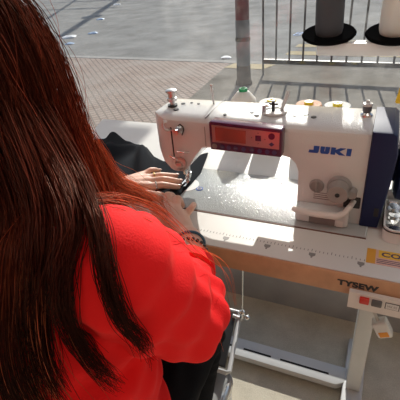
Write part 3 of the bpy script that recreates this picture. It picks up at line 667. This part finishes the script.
# black cloth being sewn
def smooth01(t): t = max(0, min(1, t)); return t*t*(3-2*t)
def interp(xs, ys, x):
    return float(np.interp(x, xs, ys))
b = MB(); NX, NY = 110, 60; grid = []
FX = [-.40, -.355, -.265, -.19, -.145, -.105, -.06, -.02, .0, .012]
FY = [.150, .160, .180, .150, .108, .090, .115, .150, .165, .168]
for i in range(NX+1):
    x = -.40 + i/NX*.404; row = []
    yf = interp(FX, FY, x); yn = interp([-.40, -.2, -.12, .0, .012], [-.15, -.15, -.12, -.085, -.08], x)
    for j in range(NY+1):
        v = j/NY; y = yn + (yf-yn)*v
        xx = x + smooth01((x+.06)/.064)*(interp([-.08, -.05, 0, .06, .17], [.002, .006, .010, .009, -.016], y))
        far = smooth01((-x-.06)/.12)
        z = .0032
        # folds running from the far edge down to the near left
        a = (x+.19) + .55*(y-.14); z += .030*far*math.exp(-(a/.020)**2)*smooth01(v*1.6)
        a = (x+.285) + .35*(y-.14); z += .032*far*math.exp(-(a/.024)**2)
        a = (x+.235) - .25*(y-.10); z += .016*far*math.exp(-(a/.016)**2)
        a = (x+.34) + .1*(y-.1); z += .018*far*math.exp(-(a/.03)**2)
        z += far*.010*(math.sin(31*x+9*y)*math.sin(17*y-8*x)+.6)
        ed = min(v, 1-v)*6
        z = .0032 + (z-.0032)*smooth01(min(1, .25+ed))
        row.append(b.bm.verts.new((xx, y, Z(z))))
    grid.append(row)
for i in range(NX):
    for j in range(NY): b.bm.faces.new((grid[i][j], grid[i+1][j], grid[i+1][j+1], grid[i][j+1]))
o = b.build('sewing_fabric', None, None, recalc=False); md = o.modifiers.new('s', 'SOLIDIFY'); md.thickness = .0016; md.offset = 1
me = bake(o); me.name = 'sewing_fabric'
tag(link('sewing_fabric', me, m_cloth, None, True, 60), 'folded black cloth under the presser foot, being sewn', 'fabric')

# ------------------------------------------------------------------ the seated person
def P3(x, y, z): return Vector((x, y, Z(z)))
pers = thing('person', 'seated person with long auburn hair and red sweater, both hands guiding cloth at the machine', 'person', (0, -.52, 0))
HC = P3(-.074, -.432, .366)
FW = Vector((.06, .84, -.54)).normalized(); RT = FW.cross(Vector((0, 0, 1))).normalized(); UP = RT.cross(FW).normalized()
HR = Matrix((RT, FW, UP)).transposed()
HRAD = (.074, .094, .112)
def hd(x, y, z): return HC + HR @ Vector((x, y, z))
SR, ER, WR = P3(.150, -.470, .180), P3(.198, -.405, .048), P3(.117, -.232, .036)
SL, EL, WL = P3(-.145, -.452, .150), P3(-.27, -.33, .01), P3(-.138, -.112, .030)
b = MB()
b.ell(HC, HRAD, HR); b.ell(hd(0, .025, -.055), (.055, .066, .07), HR)
b.capsule(hd(0, .088, .018), hd(0, .106, -.018), .008, .012); b.ell(hd(0, .086, -.088), (.022, .02, .018), HR)
for s in (-1, 1): b.ell(hd(s*.076, -.005, -.01), (.010, .018, .03), HR)
b.capsule(P3(0, -.452, .15), hd(0, -.02, -.06), .056, .05)
b.capsule(P3(-.03, -.49, -.16), P3(-.03, -.465, .08), .10, .10); b.capsule(P3(.03, -.49, -.16), P3(.03, -.465, .08), .10, .10)
b.capsule(P3(-.10, -.455, .14), P3(.11, -.46, .155), .05); b.capsule(P3(-.06, -.52, -.25), P3(.06, -.52, -.25), .105)
for s, Sx, Ex, Wx in ((1, SR, ER, WR), (-1, SL, EL, WL)):
    b.capsule(Sx, Ex, .044, .036); b.capsule(Ex, Ex.lerp(Wx, .35), .036, .037); b.capsule(Ex.lerp(Wx, .35), Wx, .037, .0235)
    kn = P3(s*.092, -.175, -.225); an = P3(s*.045, -.225, -.66)
    b.capsule(P3(s*.085, -.50, -.25), kn, .075, .055); b.capsule(kn, kn.lerp(an, .35), .052, .05); b.capsule(kn.lerp(an, .35), an, .05, .034)
    b.capsule(an, P3(s*.045, -.06, -.735), .034, .026); b.capsule(an, P3(s*.045, -.21, -.73), .034, .034)
def finger(mb, pts, rs):
    for (p, q, r0, r1) in zip(pts, pts[1:], rs, rs[1:]): mb.capsule(p, q, r0, r1, 12)
LH = dict(index=[(-.054, -.072, .026), (-.030, -.058, .027), (-.016, -.046, .020), (-.002, -.034, .0125)],
          middle=[(-.064, -.052, .027), (-.037, -.036, .028), (-.023, -.023, .021), (-.010, -.010, .0125)],
          ring=[(-.078, -.038, .026), (-.054, -.018, .027), (-.042, -.003, .020), (-.030, .013, .0125)],
          pinky=[(-.096, -.026, .026), (-.087, -.006, .030), (-.081, .004, .027), (-.075, .013, .020)],
          thumb=[(-.108, -.108, .022), (-.058, -.098, .024), (-.018, -.091, .021), (.013, -.087, .0145)])
RH = dict(index=[(.014, -.160, .036), (.002, -.135, .045), (.002, -.117, .034), (.009, -.105, .0135)],
          middle=[(.034, -.152, .038), (.023, -.126, .048), (.022, -.108, .037), (.027, -.095, .0145)],
          ring=[(.054, -.152, .036), (.045, -.126, .044), (.042, -.112, .031), (.042, -.104, .0125)],
          pinky=[(.076, -.164, .031), (.081, -.142, .037), (.077, -.121, .032), (.067, -.103, .0190)],
          thumb=[(.078, -.208, .022), (.034, -.192, .023), (.008, -.175, .020), (-.008, -.160, .0125)])
nails = []
for H, Wx in ((LH, WL), (RH, WR)):
    for k, pts in H.items():
        q = [P3(*p) for p in pts]; sc = dict(thumb=1.15, index=1.0, middle=1.02, ring=.98, pinky=.86)[k]
        finger(b, q, [r*sc for r in (.0098, .0082, .0074, .0062)])
        if k != 'thumb': b.capsule(Wx, q[0], .0165, .0118*sc, 12)
        else: b.capsule(Wx, q[0], .018, .0135, 12)
        d = (q[-1]-q[-2]).normalized(); up = (Vector((0, 0, 1)) - d*d.z).normalized(); nails.append((q[-1] + d*.0015 + up*.0052*sc, d, up, sc))
    a_, c_ = P3(*H['index'][0]), P3(*H['pinky'][0]); b.capsule(a_.lerp(Wx, .18), c_.lerp(Wx, .18), .0115, .0105, 12); b.capsule(a_.lerp(Wx, .5), c_.lerp(Wx, .5), .0145, .0135, 12)
    b.capsule(P3(*H['thumb'][1]).lerp(P3(*H['thumb'][0]), .3), a_.lerp(Wx, .3), .010, .0115, 12)
me = remesh(b, .0030, 3, .5); me.name = 'body'
body = link('body', me, m_skin, pers, True, 0)
for (c, d, up, sc) in nails:
    R = Matrix((d, up.cross(d), up)).transposed(); MB().ell(c, (.0052*sc, .0042*sc, .0016), R, 2).build('fingernail', m_nail, body)
for s in (-1, 1):
    e = MB().ell(hd(s*.031, .080, .004), (.013, .011, .009), HR, 2).build('eye', m_eye, body); MB().ell(hd(s*.031, .0895, .003), (.0055, .003, .0055), HR, 2).build('iris', m_iris, e)
    MB().tube([hd(s*.016, .093, .022), hd(s*.032, .091, .027), hd(s*.048, .080, .022)], [.002, .003, .0015], 8).build('eyebrow', m_brow, body)
b = MB(); b.ell(hd(0, .0945, -.050), (.021, .008, .0045), HR, 2); b.ell(hd(0, .093, -.058), (.018, .008, .0055), HR, 2); b.build('lips', m_lip, body)
# ring on the left hand, bracelets
def band(name, c, d, r, t, m, sq=1.0, par=None):
    d = d.normalized(); u = d.orthogonal().normalized(); w = d.cross(u)
    return MB().tube([c + (u*math.cos(a) + w*math.sin(a))*r for a in np.linspace(0, 2*PI, 33)[:-1]], t, 8, close=True).build(name, m, par or pers)
q = [P3(*p) for p in LH['ring']]; band('ring', q[0].lerp(q[1], .55), q[1]-q[0], .0098, .0011, m_gold)
q = [P3(*p) for p in LH['index']]; band('ring', q[0].lerp(q[1], .6), q[1]-q[0], .0098, .0012, m_steel)
dR = (ER-WR).normalized(); dL = (EL-WL).normalized()
m_bblue = mat('blue_cord', (.03, .10, .17), .5); m_bblk = mat('dark_beads', (.03, .028, .028), .3)
o_ = band('bracelet', WR + dR*.020, dR + V(.12, .1, .0), .0275, .0024, m_bblue); o_['label'] = 'blue cord bracelet'
b = MB(); u = dR.orthogonal().normalized(); w = dR.cross(u)
for a in np.linspace(0, 2*PI, 25)[:-1]: b.ell(WR + dR*.044 + (u*math.cos(a)+w*math.sin(a))*.0300, (.0033, .0033, .0033), None, 2)
o_ = b.build('bracelet', m_bblk, pers); o_['label'] = 'dark bead bracelet'
o_ = band('bracelet', WL + dL*.015, dL, .0285, .0016, m_gold); o_['label'] = 'thin gold bracelet'

# sweater
b = MB(); CAPS = []
def cap(a, c, ra, rb):
    b.capsule(a, c, ra, rb, 20); CAPS.append((a, c, ra, rb))
cap(P3(-.045, -.505, -.20), P3(-.035, -.472, .06), .122, .118); cap(P3(.05, -.495, -.19), P3(.035, -.472, .06), .122, .118); cap(P3(.06, -.44, -.17), P3(.03, -.45, .03), .075, .085)
cap(P3(-.035, -.472, .05), P3(-.03, -.455, .125), .115, .080); cap(P3(.035, -.472, .05), P3(.025, -.455, .125), .115, .080)
cap(P3(-.12, -.455, .148), P3(.12, -.462, .165), .064, .066); cap(P3(0, -.455, .15), P3(-.004, -.44, .205), .075, .062)
CR = ER.lerp(WR, .40); CL = EL.lerp(WL, .78)
cap(SR, ER, .068, .052); cap(SR.lerp(ER, .4), ER + V(-.006, -.002, -.008), .066, .050); cap(ER, ER.lerp(WR, .24), .051, .049); cap(P3(.150, -.428, .158), ER.lerp(WR, .12), .056, .048); cap(ER.lerp(WR, .24), CR, .049, .0385)
cap(SL, EL, .072, .060); cap(EL, EL.lerp(WL, .5), .058, .048); cap(EL.lerp(WL, .5), CL, .048, .036)
o = b.build('tmp', None)
md = o.modifiers.new('r', 'REMESH'); md.mode = 'VOXEL'; md.voxel_size = .006
md = o.modifiers.new('s', 'SMOOTH'); md.factor = .5; md.iterations = 10
me = bake(o)
# cloth folds at elbow, armpit and waist
nv = len(me.vertices); co = np.empty(nv*3); me.vertices.foreach_get('co', co); co = co.reshape(-1, 3); no = np.empty(nv*3); me.vertices.foreach_get('normal', no); no = no.reshape(-1, 3)
def fold(c, ax, wl, amp, rad, ph=0.0, wob=None):
    c = np.array(c); ax = np.array(Vector(ax).normalized()); d = co - c; r = np.linalg.norm(d, axis=1)
    ph2 = (d @ ax)/wl*2*PI + ph + 1.6*np.sin(d[:, 0]*31 + d[:, 2]*23)
    return amp*np.sin(ph2)*np.exp(-(r/rad)**2)
disp = fold(ER, (WR-ER), .042, .0040, .085) + fold(ER.lerp(WR, .5), (WR-ER) + V(.0, 0, .08), .034, .0035, .07, 1.0) + fold(SR.lerp(ER, .55), (ER-SR) + V(.06, 0, 0), .052, .0060, .10, 2.0)
disp += fold(P3(.09, -.47, .02), (.6, .4, .9), .055, .0080, .13) + fold(P3(.10, -.46, -.16), (.25, .3, 1), .05, .0085, .13, 1.0) + fold(P3(0, -.6, -.05), (.2, 0, 1), .07, .005, .2)
disp += fold(EL, (WL-EL), .05, .005, .11)
co += no*disp[:, None]; me.vertices.foreach_set('co', co.ravel()); me.update(); me.name = 'sweater'
swt = link('sweater', me, m_knit, pers, True, 0); swt['label'] = 'bright red knitted sweater'
for c0, d_, r in ((CR, (WR-ER), .0385), (CL, (WL-EL), .0365)):
    d_ = d_.normalized(); b = MB(); b.lathe([(r*.95, -.008), (r*1.07, -.004), (r*1.08, .012), (r*1.0, .020), (r*.88, .021), (r*.86, .0)], c0 + d_*(r*.55), d_, 36); b.build('cuff', m_knit, swt)
# trousers and shoes
b = MB()
b.capsule(P3(-.06, -.52, -.25), P3(.06, -.52, -.25), .118)
for s in (-1, 1):
    kn = P3(s*.092, -.175, -.225); an = P3(s*.045, -.225, -.64)
    b.capsule(P3(s*.08, -.50, -.25), kn, .086, .060, 18); b.capsule(kn, an, .058, .046, 18)
o = b.build('tmp', None); md = o.modifiers.new('r', 'REMESH'); md.mode = 'VOXEL'; md.voxel_size = .007; md = o.modifiers.new('s', 'SMOOTH'); md.factor = .5; md.iterations = 8
me = bake(o); nv = len(me.vertices); co = np.empty(nv*3); me.vertices.foreach_get('co', co); co = co.reshape(-1, 3); no = np.empty(nv*3); me.vertices.foreach_get('normal', no); no = no.reshape(-1, 3)
disp = sum(fold(P3(s*.1, -.25, -.2), (1, .25, .2), .034, .004, .14) + fold(P3(s*.1, -.18, -.27), (.1, .5, 1), .035, .0045, .09) for s in (-1, 1))
co += no*disp[:, None]; me.vertices.foreach_set('co', co.ravel()); me.update(); me.name = 'trousers'
link('trousers', me, m_denim, pers, True, 0)['label'] = 'black trousers'
for s in (-1, 1):
    b = MB(); tx = .045*s
    b.capsule((tx, -.185, .078), (tx, -.035, .066), .043, .037, 18); b.ell((tx, -.015, .060), (.045, .055, .034)); b.capsule((tx, -.19, .06), (tx, -.205, .13), .042, .040, 18)
    me = remesh(b, .006, 6); me.name = 'shoe'; sh = link('shoe', me, m_shoe, pers, True, 0); sh['label'] = 'grey fabric shoe'
    b = MB(); b.prism([(tx+.05*math.cos(a)*(1.0 if math.sin(a) > 0 else .92), -.10+.142*math.sin(a)) for a in np.linspace(0, 2*PI, 40)[:-1]], 'z', .002, .034, .006); b.build('sole', m_sole, sh)
    b = MB(); b.ell((tx+.033*s, -.07, .064), (.017, .078, .030)); b.build('side_panel', m_shoesilver, sh)

# hair: thousands of strands that leave the scalp, fall, and drape over head, shoulders and back
rng = np.random.default_rng(11)
HRn = np.array(HR); HCn = np.array(HC); RADn = np.array(HRAD)
def sim_hair(n, length, step, noise, lay, seed, rad, root=None, lock=None):
    rng = np.random.default_rng(seed); P0 = []
    while len(P0) < n:
        v = rng.normal(size=(n*4, 3)); v /= np.linalg.norm(v, axis=1)[:, None]
        ok = (v[:, 2] > -.45) & ~((v[:, 1] > .28) & (v[:, 2] < .70)) & ~((v[:, 1] > -.05) & (v[:, 2] < -.05))
        if root is not None: ok &= (v @ np.array(root[0])) > root[1]
        P0 += list(v[ok])
    v = np.array(P0[:n]); loc = v*RADn
    p = HCn + loc @ HRn.T
    nrm = (v/RADn); nrm /= np.linalg.norm(nrm, axis=1)[:, None]
    side = np.where(v[:, 0] + .02*rng.normal(size=n) + .06 > 0, 1.0, -1.0)
    dl = np.stack([side*(1.0-.25*np.abs(v[:, 0])), -.55 - .7*np.clip(v[:, 1], 0, 1), -.3*np.ones(n)], 1)
    dl = dl - nrm*(dl*nrm).sum(1)[:, None]; dl /= np.linalg.norm(dl, axis=1)[:, None] + 1e-9
    d = (dl + .06*nrm) @ HRn.T; d /= np.linalg.norm(d, axis=1)[:, None]
    layer = lay*rng.random(n)**.8 + (.010 if lock is not None else 0)
    front = (side > 0) & (v[:, 1] > -.10)
    backr = (side > 0) & ~front
    g = np.zeros((n, 3)); g[:, 2] = -1
    k = int(length/step)
    ln = np.clip(rng.normal(.93, .10, n), .55, 1.1)
    clump = np.stack([np.sin(17*v[:, 0]+5*v[:, 1]*9+i) for i in range(3)], 1)
    out = [p.copy()]
    for i in range(k):
        t = i/k
        gg = g + noise*(rng.normal(size=(n, 3)) + 0*clump) + clump*np.array([.06, .06, 0])*(t > .2)
        gg = gg + np.where((side < 0) & (v[:, 1] > -.5), 1, 0)[:, None]*np.array([-.02, -.22, 0])*(t > .12)
        gg = gg + np.where(front, 1, 0)[:, None]*FRONT_BIAS(t) + np.where(backr, 1, 0)[:, None]*BACK_BIAS(t)
        gg = gg + (np.array(lock)*(t > .30) if lock is not None else 0)
        d = .70*d + .30*gg; d /= np.linalg.norm(d, axis=1)[:, None]
        p = p + d*(step*ln)[:, None]
        # keep outside the head
        for _ in range(2):
            l = (p-HCn) @ HRn; grow = 1.02 + layer/.12 + .03*min(1, i/6)
            q = l/(RADn*grow[:, None]); rr = np.linalg.norm(q, axis=1); ins = rr < 1
            l = np.where(ins[:, None], l/np.maximum(rr, 1e-6)[:, None], l); p = HCn + l @ HRn.T
            for a, c, ra, rb in CAPS:
                a_ = np.array(a); e = np.array(c)-a_; h = np.clip(((p-a_) @ e)/max(1e-9, e @ e), 0, 1)
                cl = a_ + h[:, None]*e; R = ra + (rb-ra)*h + .006 + layer*.55; dd = p-cl; L = np.linalg.norm(dd, axis=1); ins = L < R
                p = np.where(ins[:, None], cl + dd/np.maximum(L, 1e-6)[:, None]*R[:, None], p)
            p[:, 2] = np.maximum(p[:, 2], np.where((p[:, 1] > -.21), T + .012 + layer, -9))
        d = (p - out[-1]); d /= np.linalg.norm(d, axis=1)[:, None] + 1e-9
        out.append(p.copy())
    X = np.array(out).transpose(1, 0, 2)
    tt = np.linspace(0, 1, X.shape[1])
    K = 1 if lock is not None else max(1, n//190)
    ci = rng.choice(n, K, replace=False); m1 = X.shape[1]//2
    D = ((X[:, None, m1] - X[None, ci, m1])**2).sum(-1) + .6*((X[:, None, 4] - X[None, ci, 4])**2).sum(-1); own = ci[D.argmin(1)]
    w = np.clip((tt-.22)/.6, 0, 1); w = (w*w*(3-2*w))[None, :, None]*(.55 + .4*rng.random(n))[:, None, None]*(.68 if lock is not None else .80)
    ph = rng.random(n)*6.28; fr = 1.2 + 1.2*rng.random(n); amp = .013*np.clip((tt-.35)/.5, 0, 1)
    wob = np.zeros_like(X); wob[:, :, 0] = amp*np.sin(tt[None]*6.28*fr[own][:, None] + ph[own][:, None]); wob[:, :, 1] = .6*amp*np.cos(tt[None]*5.1*fr[own][:, None] + ph[own][:, None])
    ctr = X[own]; X = X + (ctr-X)*w + wob*w
    return X, front, backr, rng, rad, 0.0
def FRONT_BIAS(t): return np.array([.03, .10, 0.0])*(t > .28) + np.array([.02, .06, 0.0])*(t > .55)
def BACK_BIAS(t): return np.array([.03, .03, 0.0])*(t > .35)
def lock(pts, n, radii, seed, front, t0, rad=.00045, wav=.004):
    """a loose lock of strands along a guide line"""
    rng = np.random.default_rng(seed); G = np.array(pts, float); G[:, 2] += T; k = 44
    G = np.vstack([2*G[0]-G[1], G, 2*G[-1]-G[-2]]); ts = np.linspace(0, len(pts)-1-1e-6, k); i = ts.astype(int); f = (ts-i)[:, None]
    a, b_, c, d = G[i], G[i+1], G[i+2], G[i+3]
    c_ = .5*(2*b_ + (c-a)*f + (2*a-5*b_+4*c-d)*f**2 + (3*b_-a-3*c+d)*f**3)
    tt = np.linspace(0, 1, k); R = np.interp(tt, [0, .5, 1], radii)
    o = rng.normal(size=(n, 3))*.55; X = c_[None] + o[:, None]*R[None, :, None]
    ph = rng.random((n, 3))*6.28; X += (wav*tt[None, :, None]**.7)*np.sin(tt[None, :, None]*(5+5*rng.random((n, 1, 1))) + ph[:, None])
    ends = np.clip(1.0 - .45*rng.random(n)**1.6, .5, 1.0)
    u = tt[None]*ends[:, None]*(k-1); j = np.minimum(u.astype(int), k-2); w = (u-j)[:, :, None]; r = np.arange(n)[:, None]
    X = X[r, j]*(1-w) + X[r, j+1]*w
    for a0, c0, ra, rb in CAPS:                               # keep the strands on the outside of the sweater
        a1 = np.array(a0); e = np.array(c0)-a1; h = np.clip(((X-a1) @ e)/max(1e-9, e @ e), 0, 1); dd = X - (a1 + h[..., None]*e); L = np.linalg.norm(dd, axis=2); Rr = ra + (rb-ra)*h + .003
        X = np.where((L < Rr)[..., None], X + dd/np.maximum(L, 1e-6)[..., None]*(Rr-L)[..., None], X)
    return X, np.full(n, front), np.full(n, not front), rng, rad, t0
def hair_mesh(sets):
    VS, FS, CS, base = [], [], [], 0
    for X, front, backr, rng, rad, t0 in sets:
        n, k, _ = X.shape
        Y = X.copy()
        for _ in range(2): Y[:, 1:-1] = .25*Y[:, :-2] + .5*Y[:, 1:-1] + .25*Y[:, 2:]
        tg = np.gradient(Y, axis=1); tg /= np.linalg.norm(tg, axis=2)[:, :, None] + 1e-9
        ref = np.array([.37, .61, .70]); u = np.cross(tg, ref); u /= np.linalg.norm(u, axis=2)[:, :, None] + 1e-9; w = np.cross(tg, u)
        tt = np.linspace(0, 1, k); R = rad*(1 - .65*tt**3)[None, :, None]*(.7 + .6*rng.random(n))[:, None, None]
        ring = [Y + R*(u*math.cos(a) + w*math.sin(a)) for a in (0, 2*PI/3, 4*PI/3)]
        vs = np.stack(ring, 2).reshape(-1, 3); VS.append(vs)
        idx = base + np.arange(n*k*3).reshape(n, k, 3)
        for j in range(3):
            l = (j+1) % 3
            FS.append(np.stack([idx[:, :-1, j], idx[:, :-1, l], idx[:, 1:, l], idx[:, 1:, j]], -1).reshape(-1, 4))
        base += len(vs)
        c0 = np.array([.045, .013, .008]); c1 = np.array([.32, .055, .024]); cf = np.array([.80, .24, .105]); cb = np.array([.065, .013, .009])  # dark roots and copper are dye; back strands are darkened for shade
        end = np.where(front[:, None], cf, cb); j_ = (.55 + .9*rng.random(n)**1.5)[:, None]*(2.2 if n == 420 else 1.0)  # the stray-strand set is brightened in colour like sunlit glints
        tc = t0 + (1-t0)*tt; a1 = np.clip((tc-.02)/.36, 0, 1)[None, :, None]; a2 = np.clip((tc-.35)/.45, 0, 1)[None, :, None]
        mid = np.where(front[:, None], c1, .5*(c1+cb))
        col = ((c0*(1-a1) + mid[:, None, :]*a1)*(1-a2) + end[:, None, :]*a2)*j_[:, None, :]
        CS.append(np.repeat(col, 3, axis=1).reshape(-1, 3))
    V_ = np.concatenate(VS); F_ = np.concatenate(FS); C_ = np.concatenate(CS)
    # the scalp under the strands
    sp = MB(); sp.ell((0, 0, 0), [r*1.045 for r in HRAD], None, 4); sp.bm.verts.ensure_lookup_table()
    kill = [v for v in sp.bm.verts if (v.co.y > .03 and v.co.z < .062) or v.co.z < -.055]; bmesh.ops.delete(sp.bm, geom=kill, context='VERTS'); sp.bm.verts.ensure_lookup_table(); sp.bm.verts.index_update()
    sv = np.array([v.co[:] for v in sp.bm.verts]) @ HRn.T + HCn; tris = [[v.index for v in f.verts] for f in sp.bm.faces]; sp.bm.free()
    me = bpy.data.meshes.new('hair'); nv = len(V_) + len(sv); nq = len(F_); ntr = len(tris)
    me.vertices.add(nv); me.vertices.foreach_set('co', np.concatenate([V_, sv]).astype(np.float32).ravel())
    loops = np.concatenate([F_.ravel(), (np.array(tris) + len(V_)).ravel()]).astype(np.int32)
    me.loops.add(len(loops)); me.loops.foreach_set('vertex_index', loops)
    me.polygons.add(nq + ntr); ls = np.concatenate([np.arange(nq)*4, nq*4 + np.arange(ntr)*3]).astype(np.int32); me.polygons.foreach_set('loop_start', ls)
    me.update(calc_edges=True); me.validate()
    ca = me.color_attributes.new('dye_and_shade', 'FLOAT_COLOR', 'POINT')
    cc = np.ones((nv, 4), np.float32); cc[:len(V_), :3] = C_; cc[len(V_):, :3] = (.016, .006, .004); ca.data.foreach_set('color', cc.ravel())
    return me
sets = [sim_hair(7000, .62, .015, .10, .018, 3, .00045), sim_hair(420, .60, .015, .5, .024, 8, .00028),
        lock([(.025, -.425, .34), (.075, -.445, .28), (.138, -.497, .252), (.148, -.531, .228), (.150, -.544, .198), (.132, -.528, .120), (.148, -.526, .076), (.156, -.517, .038)], 250, (.012, .008, .004), 31, False, .3, .00042, .008),
        lock([(.030, -.395, .33), (.090, -.425, .268), (.160, -.488, .256), (.184, -.515, .233), (.193, -.526, .210), (.200, -.527, .175), (.200, -.511, .130), (.196, -.500, .088)], 170, (.009, .0055, .003), 32, False, .3, .00042, .008),
        lock([(.03, -.44, .33), (.085, -.48, .26), (.117, -.523, .225), (.097, -.537, .150), (.112, -.561, .108), (.120, -.565, .068)], 300, (.016, .013, .010), 33, False, .3, .00042, .008),
        lock([(-.022, -.345, .345), (.004, -.325, .285), (.009, -.290, .213), (.003, -.260, .152), (.022, -.230, .116), (.051, -.212, .082), (.066, -.200, .050)], 280, (.010, .017, .015), 34, True, .45, .00038, .010),
        lock([(-.030, -.345, .33), (-.006, -.330, .262), (.000, -.300, .190), (-.02, -.265, .135), (-.03, -.215, .10), (-.03, -.165, .075)], 150, (.010, .018, .018), 35, True, .45, .00038, .010)]
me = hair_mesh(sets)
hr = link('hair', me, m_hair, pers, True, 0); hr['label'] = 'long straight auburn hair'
# stool under the person
sl = thing('stool', 'dark stool under the seated person', 'stool', (0, -.56, 0))
b = MB(); b.cyl((0, -.56, .375), (0, -.56, .402), .17, n=36); b.build('seat', m_dark, sl)
for i in range(4):
    a = PI/4 + i*PI/2; MB().cyl((.12*math.cos(a), -.56+.12*math.sin(a), .376), (.17*math.cos(a), -.56+.17*math.sin(a), 0), .013, n=12).build('leg', m_steel2, sl)
# unseen glowing ceiling panels, added to lift the fill light indoors
for i, (x, y) in enumerate(((-.9, -.35), (.9, -.35), (-.9, -2.2), (.9, -2.2))):
    cl = thing('fill_panel', 'unseen square ceiling panel added as fill light', 'ceiling light', (x, y, 3.0), 'added fill lights')
    b = MB(); b.box((x-.3, y-.3, 2.97), (x+.3, y+.3, 3.0), .004); b.build('fill_panel_frame', m_white, cl)
    m_em = bpy.data.materials.get('fill_glow')
    if not m_em:
        m_em = bpy.data.materials.new('fill_glow'); m_em.use_nodes = True; n_ = m_em.node_tree.nodes['Principled BSDF']; n_.inputs['Emission Color'].default_value = (1, .97, .92, 1); n_.inputs['Emission Strength'].default_value = 4.0
    b = MB(); b.box((x-.27, y-.27, 2.966), (x+.27, y+.27, 2.9695)); b.build('diffuser', m_em, cl, smooth=False)
